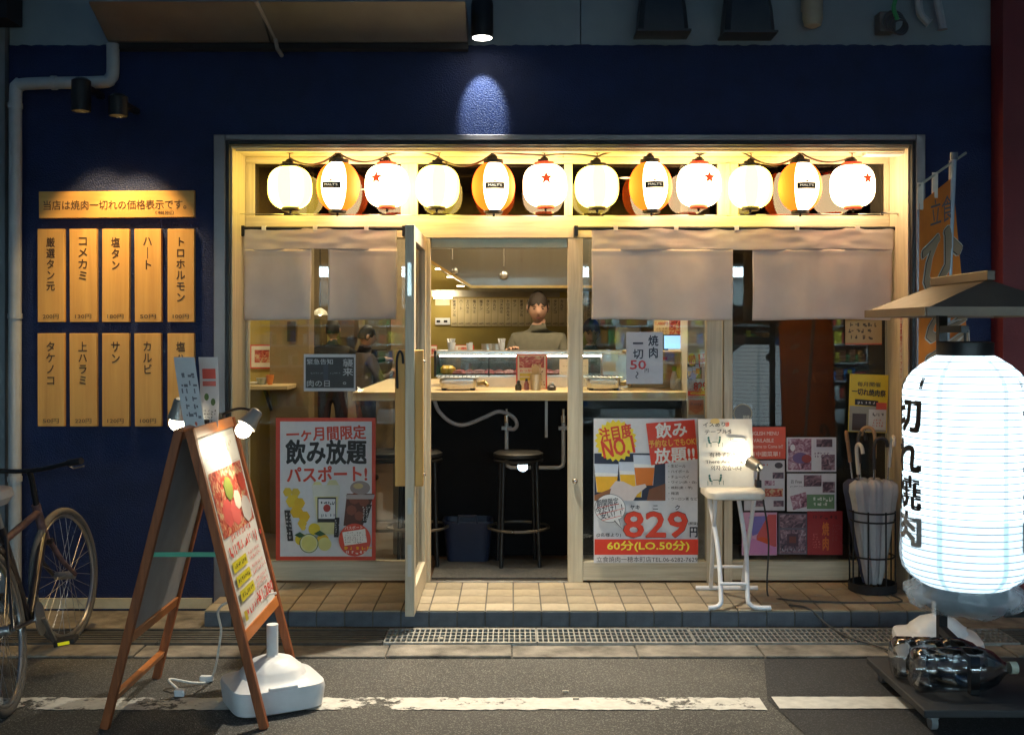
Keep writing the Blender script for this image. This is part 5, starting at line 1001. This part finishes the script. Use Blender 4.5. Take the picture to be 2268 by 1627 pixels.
# refrigerated glass case
gc = root('display_case', 'low glass refrigerated display case on the counter back', 'display case', (gx(1120, 1.3), 1.45, 1.232)); c0, c1 = gx(966, 1.28), gx(1500, 1.28); k0, k1 = 1.233, gz(776, 1.3)
MB().box(c0, c1, 1.275, 1.62, k0, k0 + .012).build('floor', STEEL, gc); MB().box(c0, c1, 1.62, 1.64, k0, k1 - .03).build('back_panel', M('dark_case_back', (.06, .065, .055), .3), gc); MB().box(c0, c1, 1.27, 1.64, k1 - .03, k1).build('top', STEEL, gc, bevel=.006)
MB().box(c0, c1, 1.272, 1.276, k0 + .013, k1 - .031).build('glass', GLASS, gc); MB().box(c0 - .015, c0, 1.27, 1.64, k0, k1).build('end_cap', BLACK, gc, bevel=.004)
MB().tube([(c0 + .02, 1.33, k1 - .036), (c1 - .3, 1.33, k1 - .036)], .007, 8).build('case_tube', emis('case_tube_glow', (1., .92, .75), 9), gc); MB().box(gx(1083, 1.28) - .004, gx(1083, 1.28) + .004, 1.268, 1.277, k0, k1 - .03).build('mullion', BLACK, gc)
fy = 1.36
b = MB()
for i in range(3): b.loft([(0, .005, .005, 2), (.012, .03, .022, 2), (.045, .034, .026, 2), (.065, .012, .01, 2)], 12, (gx(985, fy) + .022 * i, fy + .02 * (i % 2), k0 + .012))
tag(b.build('yellow_pepper', M('pepper_yellow', (.75, .42, .03), .3), smooth=True), 'yellow pepper in the glass display case', 'pepper')
for i, px in enumerate(range(1018, 1240, 22)):
    rnd = random.Random(i); c_ = [(.35, .08, .07), (.28, .1, .09), (.42, .2, .18)][i % 3]
    o = MB().loft([(0, .05, .05, 2), (.01, .055, .06, 2.4), (.02 + .012 * rnd.random(), .04, .05, 2), (.036, .01, .015, 2)], 12, (gx(px, fy), fy + .01 * (i % 2), k0 + .013)).build('meat_portion', M('raw_meat_%d' % (i % 3), c_, .4, var=.4, vs=60), smooth=True)
    tag(o, 'raw meat portion in the display case, %s from the yellow pepper' % nth(i), 'meat', 'meat portions in the display case')
# things on top of the case
b_ = [(1000, 780, .03, .055), (1040, 780, .024, .05), (1112, 780, .022, .055)]
for i, (px, py, r, h) in enumerate(b_):
    x, yy, z = gx(px, 1.45), 1.45, k1; t = root('utensil_cup', ['white paper cup of folded napkins on the display case, by the red price card', 'white lidded cup between two others on the display case', 'slim white cup holding paper by the steel tubs'][i], 'cup', (x, yy, z))
    MB().lathe([(r * .8, 0), (r, h), (r * .93, h), (r * .75, .004)], 16, (x, yy, z), cap=False).build('cup', WHITEP, t, smooth=True); b = MB()
    for k in range(5 if i != 1 else 1):
        a = k * 1.3; b.box(-.012, .012, -.002, .002, h - .02, h + (.03 if i != 1 else .008), mat=Matrix.Translation((x + r * .4 * math.cos(a), yy + r * .4 * math.sin(a), z)) @ Matrix.Rotation(a, 4, 'Z') @ Matrix.Rotation(R(14), 4, 'X'))
    b.build('paper', WHITEP, t)
for i, px in enumerate((1080, 1100)):
    x = gx(px, 1.5); tag(MB().lathe([(.03, 0), (.042, .002), (.045, .045), (.041, .045), (.036, .006)], 18, (x, 1.5, k1)).build('steel_tub', STEEL, smooth=True), ['steel tub on the display case, nearer the lidded cup', 'steel tub on the display case, nearer the cook'][i], 'tub', 'steel tubs on the display case')
for i, (a, c, lab) in enumerate([(952, 968, 'red-edged price card with meat photo left of the napkin cup'), (1006, 1050, 'small red and white price card behind the cups')]):
    on_plane(a, 764, c, 790 if i == 0 else 778, 1.62 if i else 1.4, 'price_card', lab, 'card', (206, 70, 50), lambda s: (s.rect(.06, .08, .94, .92, (220, 212, 196)), s.rect(.2, .3, .8, .8, FOOD)))
# portable grills
for i, (a, c) in enumerate([(972, 1056), (1300, 1376)]):
    yy = .78; x0, x1 = gx(a, yy), gx(c, yy); t = root('table_grill', ['steel tabletop gas grill in the doorway, with its hose to the left', 'steel tabletop gas grill behind the right window'][i], 'grill', ((x0 + x1) / 2, yy + .1, cz), group='tabletop gas grills'); w = x1 - x0
    MB().loft([(.014, w / 2 - .01, .1, 7), (.06, w / 2, .11, 7), (.078, w / 2 - .004, .106, 7)], 32, ((x0 + x1) / 2, yy + .11, cz)).build('body', STEEL, t, smooth=True, auto=40); MB().box(x0 + .02, x1 - .02, yy - .004, yy, cz + .052, cz + .066).build('scale_strip', WHITEP, t)
    MB().box(x0 - .012, x1 + .01, yy + .01, yy + .21, cz + .08, cz + .088).build('grill_tray', STEEL, t, bevel=.003)
    for k in range(9): MB().tube([(x0 + .01 + (w - .02) * k / 8, yy + .02, cz + .092), (x0 + .01 + (w - .02) * k / 8, yy + .2, cz + .092)], .003, 6).build('grill_bar', BLACK, t)
    for xx in (x0 + .03, x1 - .03):
        for yf in (.04, .18): MB().lathe([(.016, .0), (.016, .014)], 10, (xx, yy + yf, cz)).build('foot', BLACK, t)
    MB().tube([(x1, yy + .1, cz + .04), (x1 + .05, yy + .1, cz + .05), (x1 + .07, yy + .07, cz + .03)], [.014, .018, .012], 10).build('gas_valve', M('brass_valve', (.4, .3, .14), .35, .8), t, smooth=True)
# condiments
def on_counter(px, yy): return (gx(px, yy), yy, cz)
c_ = on_counter(1187, .85); t = root('chopstick_cup', 'hammered steel cup packed with wooden chopsticks on the counter', 'cup', c_)
MB().lathe([(.030, 0), (.033, .003), (.041, .105), (.038, .105), (.03, .01)], 22, c_, cap=False).build('cup', M('hammered_steel', (.5, .45, .36), .3, 1., bump=.3, bs=300), t, smooth=True)
for k in range(16): a = k * 2.4; r = .008 + .0016 * k; MB().bar((c_[0] + r * .7 * math.cos(a), c_[1] + r * .7 * math.sin(a), cz + .02), (c_[0] + r * 1.1 * math.cos(a), c_[1] + r * 1.1 * math.sin(a), cz + .165 + .008 * math.sin(k)), .006, .006).build('chopstick', M('chopstick_wood', (.6, .45, .24), .6), t)
on_plane(1143, 785, 1212, 862, .99, 'menu_card', 'red-edged upright menu card behind the chopstick cup', 'card', (206, 70, 46), lambda s: (s.rect(.05, .03, .95, .97, (222, 208, 184)), s.rect(.1, .05, .9, .38, FOOD), s.text('おつかい', .12, .42, .6, .5, (206, 60, 40), bold=.03), s.rect(.12, .54, .55, .62, (200, 176, 40)), s.rect(.12, .66, .5, .74, (206, 190, 60)), s.marks(.6, .45, .92, .9, (120, 60, 50), 6, .7, 2)))
for i, (px, r, h, c, lab) in enumerate([(1148, .022, .05, (.03, .03, .025), 'small round dark spice jar beside the menu card'), (1166, .017, .06, (.3, .1, .09), 'small pinkish sauce bottle beside the chopstick cup'), (1222, .03, .04, (.02, .02, .03), 'dark lidded pot with a clear dome on the counter')]):
    p = on_counter(px, .8 if i != 1 else .86); t = root('condiment_jar', lab, 'jar', p); MB().lathe([(r * .9, 0), (r, .006), (r, h * .6), (r * .6, h * .9), (r * .5, h)], 18, p).build('jar', M('jar_%d' % i, c, .25), t, smooth=True); MB().lathe([(r * .55, h), (r * .55, h + .012), (r * .2, h + .016)], 14, p).build('lid', BLACK if i != 2 else CLEAR, t, smooth=True)
b = MB().box(gx(1468, 1.0), gx(1521, 1.0), 1.0, 1.015, gz(776, 1.0), gz(740, 1.0), mat=None)
t = root('order_tablet', 'black tablet with a lit pale blue screen on the wooden cubby', 'tablet', (gx(1494, 1.0), 1.0, gz(777, 1.0))); b.build('body', BLACK, t, bevel=.004)
MB().box(gx(1471, 1.0), gx(1516, 1.0), .996, .999, gz(772, 1.0), gz(743, 1.0)).build('screen', emis('tablet_screen', (.22, .45, .85), .75), t); MB().box(gx(1480, 1.0), gx(1508, 1.0), .98, .994, gz(778, 1.0), gz(772, 1.0)).build('stand', WHITEP, t)
p = on_counter(1493, 1.02); t = root('soap_bottle', 'white squeeze bottle with a green cap in the wooden cubby', 'bottle', p); MB().lathe([(.024, 0), (.027, .01), (.026, .06), (.015, .11), (.012, .12)], 18, p).build('bottle', WHITEP, t, smooth=True); MB().lathe([(.015, .12), (.015, .145), (.008, .152)], 14, p).build('cap', M('green_cap', (.25, .55, .06), .4), t, smooth=True)
t = root('napkin_holder', 'white folded papers leaning in the wooden cubby', 'holder', on_counter(1500, .86))
for k in range(4): MB().box(-.003, .003, -.03, .03, 0, .08, mat=Matrix.Translation((gx(1492, .86) + .016 * k, .88, cz + .001)) @ Matrix.Rotation(R(22), 4, 'Y')).build('sheet', WHITEP, t)
t = root('steel_container', 'tall steel container with a white label on the counter', 'container', (gx(1355, 1.1), 1.1, cz)); MB().box(gx(1333, 1.08), gx(1392, 1.08), 1.08, 1.2, cz + .001, gz(782, 1.08)).build('body', STEEL, t, bevel=.005); MB().box(gx(1336, 1.08), gx(1364, 1.08), 1.077, 1.0795, gz(822, 1.08), gz(800, 1.08)).build('label', ink((196, 190, 170)), t)
t = root('steel_fridge', 'tall stainless kitchen cabinet behind the counter', 'cabinet', (gx(1400, 2.6), 2.7, FL)); MB().box(gx(1362, 2.5), gx(1420, 2.5), 2.5, 3.1, FL, gz(722, 2.5)).build('body', STEEL, t, bevel=.01); MB().box(gx(1380, 2.5), gx(1400, 2.5), 2.494, 2.4995, gz(768, 2.5), gz(748, 2.5)).build('label', ink((206, 200, 190)), t)
for i, (a, c, e, d, lab) in enumerate([(1239, 795, 1276, 830, 'white paper notice on the dark case front beside the door stile'), (1280, 795, 1303, 830, 'white paper notice behind the right window glass')]): on_plane(a, c, e, d, 1.262, 'notice_sign', lab, 'sign', (206, 196, 176), lambda s: (s.marks(.2, .4, .8, .5, (120, 110, 96), 1, .8, 4), s.marks(.1, .8, .9, .9, (140, 130, 120), 1, .7, 5)))
on_plane(1448, 700, 1516, 758, 1.3, 'poster', 'cream price poster with red meat photo above the tablet', 'poster', (206, 186, 150), lambda s: (s.text('1,480円', .06, .2, .45, .36, (190, 70, 60), bold=.03), s.marks(.08, .42, .42, .85, (150, 110, 80), 4, .7, 4), s.rect(.5, .05, .95, .9, FOOD)))
on_plane(1448, 790, 1478, 826, 1.16, 'poster', 'small red-topped payment notice in the cubby', 'poster', (214, 200, 176), lambda s: (s.rect(0, 0, 1, .2, (206, 66, 50)), s.ell(.3, .45, .2, .15, (206, 66, 50))))
# menu placards along the kitchen wall
mn = [r[0] for r in rows]; y = KB - .012
for i in range(24):
    a = 999 + 14.9 * i; x0, x1 = gx(a, y), gx(a + 14, y); z0, z1 = gz(722, y), gz(660, y)
    s = Sheet(x1 - x0, z1 - z0); nm = mn[(i * 3) % 10]; s.text(nm, .25, .06, .75, min(.8, .06 + .12 * len(nm)), (60, 44, 26), vertical=True, bold=.03); s.text(rows[(i * 3) % 10][1], .15, .88, .85, .95, (70, 50, 30), bold=.02)
    s.finish('menu_placard', 'cream menu placard on the kitchen wall, %s from the power socket' % nth(i), 'placard', M('cream_placard', (.62, .5, .27), .6), Matrix.Translation(((x0 + x1) / 2, y, (z0 + z1) / 2)), 'menu placards along the kitchen wall', thick=.012)
t = root('wall_socket', 'white double power socket on the mustard kitchen wall', 'socket', (gx(980, y), y, gz(712, y))); MB().box(gx(964, y), gx(997, y), y - .006, KB, gz(719, y), gz(704, y)).build('plate', WHITEP, t, bevel=.003)
for px in (971, 987): MB().box(gx(px - 4, y), gx(px + 4, y), y - .008, y - .0065, gz(714, y), gz(709, y)).build('outlet', BLACK, t)
on_plane(964, 660, 996, 676, KB - .004, 'notice_sign', 'blank white card at the head of the placard row', 'sign', (220, 206, 170))
# floor mat, stools, blue crate
tag(MB().box(gx(962, .35), gx(1262, .35), .1, .62, FL - .003, FL + .008).build('door_mat', M('grey_mat', (.07, .068, .062), .95, var=.4, vs=60, bump=.6, bs=300), bevel=.004), 'dark grey door mat just inside the doorway', 'mat')
def bar_stool(label, x, y, seat=True):
    t = root('bar_stool', label, 'stool', (x, y, FL), group='black bar stools under the counter'); h = .66; r = .145
    for k in range(4):
        a = PI / 4 + k * PI / 2 + .1; tx_, ty_ = math.cos(a), math.sin(a); MB().tube([(x + tx_ * r, y + ty_ * r, FL + h), (x + tx_ * (r + .012), y + ty_ * (r + .012), FL + .3), (x + tx_ * (r + .025), y + ty_ * (r + .025), FL)], .0125, 10).build('leg', BLACK, t, smooth=True)
    MB().tube(ring((x, y, FL + .24), r + .045, 32), .009, 8, closed=True).build('foot_ring', M('worn_steel_ring', (.3, .27, .22), .3, .9), t, smooth=True); MB().tube(ring((x, y, FL + h), r, 28), .0125, 8, closed=True).build('seat_hoop', BLACK, t, smooth=True)
    MB().lathe([(.02, .0), (r - .012, .0), (r + .01, .01), (r + .012, .03), (r - .01, .042), (.02, .045)], 28, (x, y, FL + h + .013)).build('seat', M('black_vinyl', (.015, .015, .015), .4), t, smooth=True)
bar_stool('black bar stool in the open doorway, under the tap pipe', gx(1148, .48), .48); bar_stool('black bar stool mostly hidden behind the open door leaf', gx(925, .5), .5); bar_stool('black bar stool behind the red-bordered poster', gx(850, .5), .52)
cxx, cyy = gx(1037, .64), .64; t = root('storage_crate', 'dark blue plastic storage basket with handle holes under the counter', 'crate', (cxx, cyy, FL)); MB().loft([(.0, .13, .1, 6), (.02, .135, .105, 6), (.24, .155, .115, 6), (.25, .162, .12, 6), (.262, .162, .12, 6), (.262, .15, .11, 6), (.03, .128, .1, 6)], 36, (cxx, cyy, FL + .001)).build('tub', M('navy_plastic', (.012, .02, .05), .5), t, smooth=True, auto=40)
MB().tube([(cxx - .06, cyy - .118, FL + .25), (cxx - .055, cyy - .12, FL + .3), (cxx + .055, cyy - .12, FL + .3), (cxx + .06, cyy - .118, FL + .25)], .009, 8).build('handle', M('navy_plastic', (0, 0, 0)), t, smooth=True)
# left side: wall shelf with dishes and framed picture, low table
t = root('wall_shelf', 'pale wall shelf under the red-framed picture', 'shelf', (-1.95, 1.5, gz(850, 1.4))); MB().box(-2.5, gx(640, 1.3), 1.25, 1.6, gz(853, 1.3) - .03, gz(853, 1.3)).build('board', COUNTERW, t, bevel=.004)
for xx in (-2.3, -1.75): MB().bar((xx, 1.58, gz(853, 1.3) - .2), (xx, 1.35, gz(853, 1.3) - .03), .02, .02).build('bracket', BLACK, t)
on_plane(553, 763, 608, 816, 1.59, 'framed_picture', 'red-framed food picture on the mustard partition', 'picture', (196, 64, 44), lambda s: (s.rect(.07, .06, .93, .94, (214, 206, 190)), s.rect(.2, .22, .8, .75, FOOD)))
zz = gz(853, 1.3)
for i, (px, r, h, c, lab) in enumerate([(560, .05, .02, (.6, .6, .58), 'white plate on the wall shelf'), (580, .04, .05, (.3, .32, .28), 'grey bowl on the wall shelf'), (598, .028, .07, (.6, .2, .05), 'orange and white jar on the wall shelf')]):
    tag(MB().lathe([(r * .6, 0), (r, h * .8), (r, h), (r * .9, h), (r * .5, .006)], 18, (gx(px, 1.38), 1.38, zz)).build('dish' if i < 2 else 'spice_jar', M('dish_%d' % i, c, .35), smooth=True), lab, 'dish' if i < 2 else 'jar')
for i, (a, c, e, d) in enumerate([(636, 712, 655, 756), (930 - 205, 722, 742, 780)]): on_plane(a, c, e, d, 1.55 if i == 0 else 5.86, 'wall_panel', ['dark narrow wall calendar on the brown pillar', 'stack of cream menu slips on the far wall'][i], 'sign', (46, 40, 34) if i == 0 else (180, 160, 96), None if i == 0 else (lambda s: [s.rect(0, v, 1, v + .03, (90, 76, 40)) for v in (.3, .64)]))
t = root('back_partition', 'brown partition wall deep inside the restaurant', 'partition', (-.9, 5.9, FL)); MB().box(-3.2, .4, 5.9, 6.0, FL, 2.7).build('panel', M('deep_wall', (.26, .19, .11), .6, var=.5, vs=2.5), t)
for i, (px, py, w, h, c) in enumerate([(700, 735, 30, 60, (90, 78, 50)), (770, 728, 34, 40, (100, 84, 70)), (835, 740, 50, 70, (96, 86, 66)), (805, 800, 40, 40, (120, 96, 50)), (850, 800, 26, 50, (80, 74, 60))]):
    t = root('shelf_box', ['olive box stored by the far pillar', 'brown box stored above the diners', 'wide brown box stored near the counter end', 'yellow-brown box on the far side table', 'grey box on the far side table'][i], 'box', (gx(px, 5.6), 5.6, gz(py + h / 2, 5.6))); MB().box(gx(px - w / 2, 5.6), gx(px + w / 2, 5.6), 5.5, 5.88, gz(py + h / 2, 5.6), gz(py - h / 2, 5.6)).build('box', ink(c), t, bevel=.01)
# reading lamp seen in the curtain gap
t = root('pendant_lamp', 'small pale pendant lamp glimpsed between the left curtain halves', 'lamp', (gx(713, 3.4), 3.4, IC)); c_ = (gx(709, 3.4), 3.4, gz(697, 3.4)); MB().tube([c_, (c_[0], 3.4, IC)], .004, 6).build('cord', BLACK, t); MB().lathe([(.07, 0), (.06, .03), (.015, .06), (.068, .002)], 18, c_, cap=False).build('shade', M('pale_shade', (.7, .66, .55), .4), t, smooth=True); MB().ball((c_[0], c_[1], c_[2] + .015), .022).build('bulb', emis('pendant_glow', (1., .85, .55), 8), t, smooth=True)

# ------------------------------------------------------------------ people
SKIN = M('skin', (.5, .29, .2), .55, var=.06); HAIR = M('black_hair', (.012, .01, .009), .5, var=.3, vs=40, bump=.5, bs=200)
def head_mesh(b, c, yaw, pitch, mi, s=1.):
    T = Matrix.Translation(c) @ Matrix.Rotation(yaw, 4, 'Z') @ Matrix.Rotation(pitch, 4, 'X'); n, m = 28, 22; k = len(b.v)
    for i in range(m + 1):
        th = PI * i / m
        for j in range(n):
            ph = 2 * PI * j / n; x = .076 * math.sin(th) * math.cos(ph); y = .096 * math.sin(th) * math.sin(ph); z = .118 * math.cos(th)
            if z < 0: f = 1 - .32 * (-z / .118) ** 1.5; x *= f; y = y * (1 - .18 * (-z / .118)) - .012 * (-z / .118)
            front = max(0, -y / .096)
            g = math.exp(-((x / .013) ** 2) - ((z + .018) / .024) ** 2) * (.5 + .5 * front); y -= .024 * g * (front > .3)
            for sx_ in (-1, 1): y += .009 * math.exp(-(((x - sx_ * .031) / .015) ** 2) - ((z - .008) / .012) ** 2) * (front > .3)
            y -= .006 * math.exp(-((x / .024) ** 2) - ((z + .06) / .009) ** 2) * (front > .3); y -= .006 * math.exp(-((x / .022) ** 2) - ((z + .1) / .014) ** 2) * (front > .2)
            b.v.append(tuple(T @ Vector((x * s, y * s, z * s))))
    for i in range(m):
        for j in range(n): b.f.append((k + i * n + j, k + (i + 1) * n + j, k + (i + 1) * n + (j + 1) % n, k + i * n + (j + 1) % n)); b.m.append(mi)
    for sx_ in (-1, 1): b.ball((0, 0, 0), 1, 10, 6, mi); nb = 10 * 7; b.v[-nb:] = [tuple(T @ Vector((sx_ * .077 + v[0] * .011, .012 + v[1] * .018, -.004 + v[2] * .03))) for v in b.v[-nb:]]
    return T
def person(label, loc, rz, J, colors, size=1., yaw=0., pitch=0., headoff=(0, 0, 0), cap=None, apron=None):
    """J overrides joints; local frame: faces -y, x to its left-hand side mirrored; colors: top, bottom"""
    D = dict(pel=(0, 0, .95), sp=(0, .005, 1.14), ch=(0, .0, 1.33), nb=(0, .012, 1.46), nt=(0, .0, 1.55), sl=(-.175, .01, 1.40), el=(-.23, .02, 1.13), wl=(-.2, -.16, .98), hl=(-.19, -.24, .96), sr=(.175, .01, 1.40), er=(.23, .02, 1.13), wr=(.2, -.16, .98), hr=(.19, -.24, .96),
             tl=(-.095, 0, .9), kl=(-.1, -.02, .5), al=(-.1, .02, .09), fl=(-.11, -.12, .035), tr=(.095, 0, .9), kr=(.1, -.02, .5), ar=(.1, .02, .09), fr=(.11, -.12, .035)); D.update(J)
    rad = dict(pel=.145, sp=.135, ch=.15, nb=.066, nt=.056, sl=.07, el=.047, wl=.033, hl=.03, sr=.07, er=.047, wr=.033, hr=.03, tl=.095, kl=.062, al=.043, fl=.04, tr=.095, kr=.062, ar=.043, fr=.04)
    E_ = [('pel', 'sp'), ('sp', 'ch'), ('ch', 'nb'), ('nb', 'nt'), ('ch', 'sl'), ('sl', 'el'), ('el', 'wl'), ('wl', 'hl'), ('ch', 'sr'), ('sr', 'er'), ('er', 'wr'), ('wr', 'hr'), ('pel', 'tl'), ('tl', 'kl'), ('kl', 'al'), ('al', 'fl'), ('pel', 'tr'), ('tr', 'kr'), ('kr', 'ar'), ('ar', 'fr')]
    K = list(D); me = bpy.data.meshes.new('person'); me.from_pydata([D[k] for k in K], [(K.index(a), K.index(c)) for a, c in E_], []); o = bpy.data.objects.new('person', me); col.objects.link(o)
    o.modifiers.new('skin', 'SKIN'); sk = me.skin_vertices[0].data
    for i, k in enumerate(K): sk[i].radius = (rad[k] * (1.0 if k not in ('pel', 'sp', 'ch') else 1.12), rad[k] * (1. if k not in ('pel', 'sp', 'ch') else .8)); sk[i].use_root = (k == 'pel')
    ss = o.modifiers.new('s', 'SUBSURF'); ss.levels = 2; ss.render_levels = 2; bpy.context.view_layer.update(); dg = bpy.context.evaluated_depsgraph_get(); ev = bpy.data.meshes.new_from_object(o.evaluated_get(dg))
    b = MB(); b.v = [tuple(v.co) for v in ev.vertices]; V_ = {k: Vector(D[k]) for k in K}
    def seg(p, a, c): d = V_[c] - V_[a]; t = max(0, min(1, (p - V_[a]).dot(d) / d.length_squared)); return (p - V_[a] - d * t).length / ((rad[a] + rad[c]) / 2)
    for f in ev.polygons:
        p = f.center; best = min(E_, key=lambda e: seg(p, *e)); mi = 1
        if best in (('nb', 'nt'), ('wl', 'hl'), ('wr', 'hr')): mi = 0
        elif best[0] in ('pel', 'tl', 'tr', 'kl', 'kr') and best[1] not in ('sp',): mi = 2
        elif best[0] in ('al', 'ar'): mi = 3
        b.f.append(tuple(f.vertices)); b.m.append(mi)
    bpy.data.meshes.remove(ev)
    for w, h in (('wl', 'hl'), ('wr', 'hr')):     # palms and five fingers
        d = (V_[h] - V_[w]).normalized(); side = d.cross(Vector((0, 0, 1))); side = side.normalized() if side.length > .1 else Vector((1, 0, 0)); up = side.cross(d); c = V_[h]; sg = 1 if h == 'hl' else -1
        for k, (off, L) in enumerate([(-.027, .06), (-.009, .072), (.009, .068), (.026, .052)]):
            p0 = c + side * off; b.tube([p0, p0 + d * L * .5, p0 + d * L * .85 - up * .015, p0 + d * L - up * .035], [.0095, .009, .008, .006], 7, 0)
        p0 = c - d * .03 + side * .02 * sg; b.tube([p0, p0 + side * .028 * sg + d * .02, p0 + side * .03 * sg + d * .048 - up * .01], [.012, .011, .008], 7, 0)
    hc = V_['nt'] + Vector((0, -.02, .098)) + Vector(headoff); T = head_mesh(b, hc, yaw, pitch, 0)
    bpy.data.objects.remove(o); o = b.build('person', [SKIN, colors[0], colors[1], BLACKM], None, smooth=True, auto=180); o.location = loc; o.rotation_euler = (0, 0, rz); o.scale = (size,) * 3; LOCAL.add(o.name); tag(o, label, 'person')
    g = MB(); n, m = 28, 16; rnd = random.Random(3)
    for i in range(m + 1):
        th = PI * .62 * i / m
        for j in range(n):
            ph = 2 * PI * j / n; fr_ = max(0, -math.sin(ph)); lim = PI * (.62 - .24 * fr_ ** .7 + .035 * math.sin(ph * 11)); t2 = min(th, lim); e = 1.035 + .075 * abs(mnoise.noise(Vector((math.cos(ph) * 5, math.sin(ph) * 5, i * .5)))) + .02 * math.sin(ph * 13 + i * .7); v = Vector((.078 * math.sin(t2) * math.cos(ph) * e, .099 * math.sin(t2) * math.sin(ph) * e + .004, .12 * math.cos(t2) * e)); g.v.append(tuple(T @ v))
    for i in range(m):
        for j in range(n): g.f.append((i * n + j, (i + 1) * n + j, (i + 1) * n + (j + 1) % n, i * n + (j + 1) % n)); g.m.append(0)
    g.build('hair', cap or HAIR, o, smooth=True, auto=180)
    for sx_ in (-1, 1):
        f = MB(); f.ball((0, 0, 0), 1, 10, 6, 0); f.v[-70:] = [tuple(T @ Vector((sx_ * .031 + v[0] * .011, -.081 + v[1] * .006, .008 + v[2] * .0048))) for v in f.v[-70:]]
        f.build('eye', M('eye_dark', (.03, .02, .02), .2), o, smooth=True); f = MB(); f.box(-.015, .015, -.003, .003, -.0022, .0022, 0, T @ Matrix.Translation((sx_ * .032, -.089, .028)) @ Matrix.Rotation(R(6 * sx_), 4, 'Y')); f.build('eyebrow', HAIR, o)
    MB().box(-.02, .02, -.003, .003, -.003, .003, 0, T @ Matrix.Translation((0, -.089, -.06))).build('mouth', M('lip', (.32, .12, .1), .5), o)
    return o
CL = lambda n, c: M(n, c, .8, var=.15, vs=20)
fz_ = FL
person('cook in a grey-green shirt behind the glass display case', (gx(1192, 1.95), 1.98, fz_ - .0), R(-6), dict(el=(-.24, -.06, 1.16), wl=(-.2, -.2, 1.28), hl=(-.17, -.27, 1.33), er=(.24, -.05, 1.16), wr=(.14, -.25, 1.25), hr=(.08, -.31, 1.28)), (CL('grey_green_shirt', (.11, .105, .075)), CL('dark_trousers', (.03, .03, .035))), yaw=R(8), pitch=R(14), cap=M('brown_hair', (.02, .012, .007), .55, bump=.6, bs=220))
person('cook in a dark cap looking down behind the right window', (gx(1312, 2.6), 2.75, fz_), R(0), dict(el=(-.25, -.04, 1.14), wl=(-.12, -.26, 1.16), hl=(-.05, -.3, 1.17), er=(.25, -.04, 1.14), wr=(.12, -.28, 1.14), hr=(.05, -.33, 1.15)), (CL('dark_teal_shirt', (.03, .07, .065)), CL('dark_trousers', (.03, .03, .035))), pitch=R(24), cap=M('navy_cap', (.04, .04, .09), .6), size=.89)
person('diner in a dark jacket seen from behind, reaching out an arm', (gx(735, 4.7), 4.75, fz_), R(180), dict(er=(-.02 - .25, -.12, 1.2), sl=(-.175, .01, 1.40), el=(-.36, -.2, 1.28), wl=(-.52, -.38, 1.3), hl=(-.58, -.44, 1.31), wr=(.14, -.25, 1.12), hr=(.1, -.32, 1.13)) | dict(er=(.25, -.02, 1.14)), (CL('black_jacket', (.012, .013, .017)), CL('dark_jeans', (.02, .025, .05))), size=.9)
person('diner with short dark hair facing the counter beside the dark-jacketed diner', (gx(808, 4.3), 4.35, fz_), R(118), dict(el=(-.23, -.1, 1.15), wl=(-.1, -.28, 1.22), hl=(-.04, -.33, 1.26), er=(.22, -.12, 1.14), wr=(.1, -.28, 1.18), hr=(.05, -.34, 1.2)), (CL('grey_brown_coat', (.1, .08, .075)), CL('dark_jeans', (.02, .025, .05))), yaw=R(-6), pitch=R(12), size=.86)

# ------------------------------------------------------------------ the lit shop across the street, seen mirrored in the glass
cs = root('convenience_store', 'lit convenience store across the street, mirrored in the right window', 'shop', (6, -12, 0)); SY = -11.6; SXL = -5.2
DKW = M('street_wall_dark', (.09, .09, .095), .8)
MB().box(-16, SXL, SY - 4, SY, 0, 7).box(9.2, 18, SY - 4, SY, 0, 7).box(SXL, 9.2, SY - 4, SY, 2.7, 7).build('wall', DKW, cs)
MB().box(SXL, 9.2, SY - 4, SY - 3.9, 0, 2.7).build('back_wall', M('shop_white', (.6, .6, .58), .6), cs); MB().box(SXL, 9.2, SY - 3.9, SY - .05, 2.66, 2.69).build('ceiling', M('shop_white', (0, 0, 0)), cs); MB().box(SXL, 9.2, SY - 3.9, SY, .0, .03).build('floor', M('shop_floor', (.4, .4, .4), .4), cs)
CT = emis('cool_shop_tube', (.62, .84, 1.), 18)
for i in range(4): MB().box(SXL + .4, 8.8, SY - .7 - .8 * i, SY - .62 - .8 * i, 2.6, 2.65).build('ceiling_tube', CT, cs)
gd = MB(); rnd = random.Random(8); cols_ = [ink(c) for c in [(190, 60, 50), (220, 200, 60), (60, 110, 180), (230, 230, 226), (70, 140, 80), (150, 90, 60), (200, 130, 60)]]
for (x0, x1, y) in [(-4.6, -2.4, SY - 1.3), (-.8, 1.6, SY - 1.3), (3.5, 5.6, SY - 1.3), (6.4, 8.8, SY - 1.3), (-5., 9.0, SY - 3.4)]:
    sh = MB()
    for k in range(6): z = .2 + .36 * k; sh.box(x0, x1, y - .35, y, z, z + .03)
    sh.box(x0, x1, y - .38, y - .35, 0, 2.1); sh.build('shelf_unit', M('shop_white', (0, 0, 0)), cs)
    for k in range(5):
        x = x0 + .03
        while x < x1 - .12: w = rnd.uniform(.05, .16); gd.box(x, x + w * .9, y - .25, y - .02, .235 + .36 * k, .235 + .36 * k + rnd.uniform(.14, .27), rnd.randrange(7)); x += w
tag(gd.build('packaged_goods', cols_, cs), kind='stuff')
MB().box(SXL, 9.2, SY - .03, SY - .024, .03, 2.66).build('shop_glass', GLASS, cs)
for x in (SXL, -2.6, .2, 3.2, 5.2, 7.2, 9.14): MB().box(x, x + .06, SY - .06, SY, .03, 2.66).build('mullion', STEEL, cs)
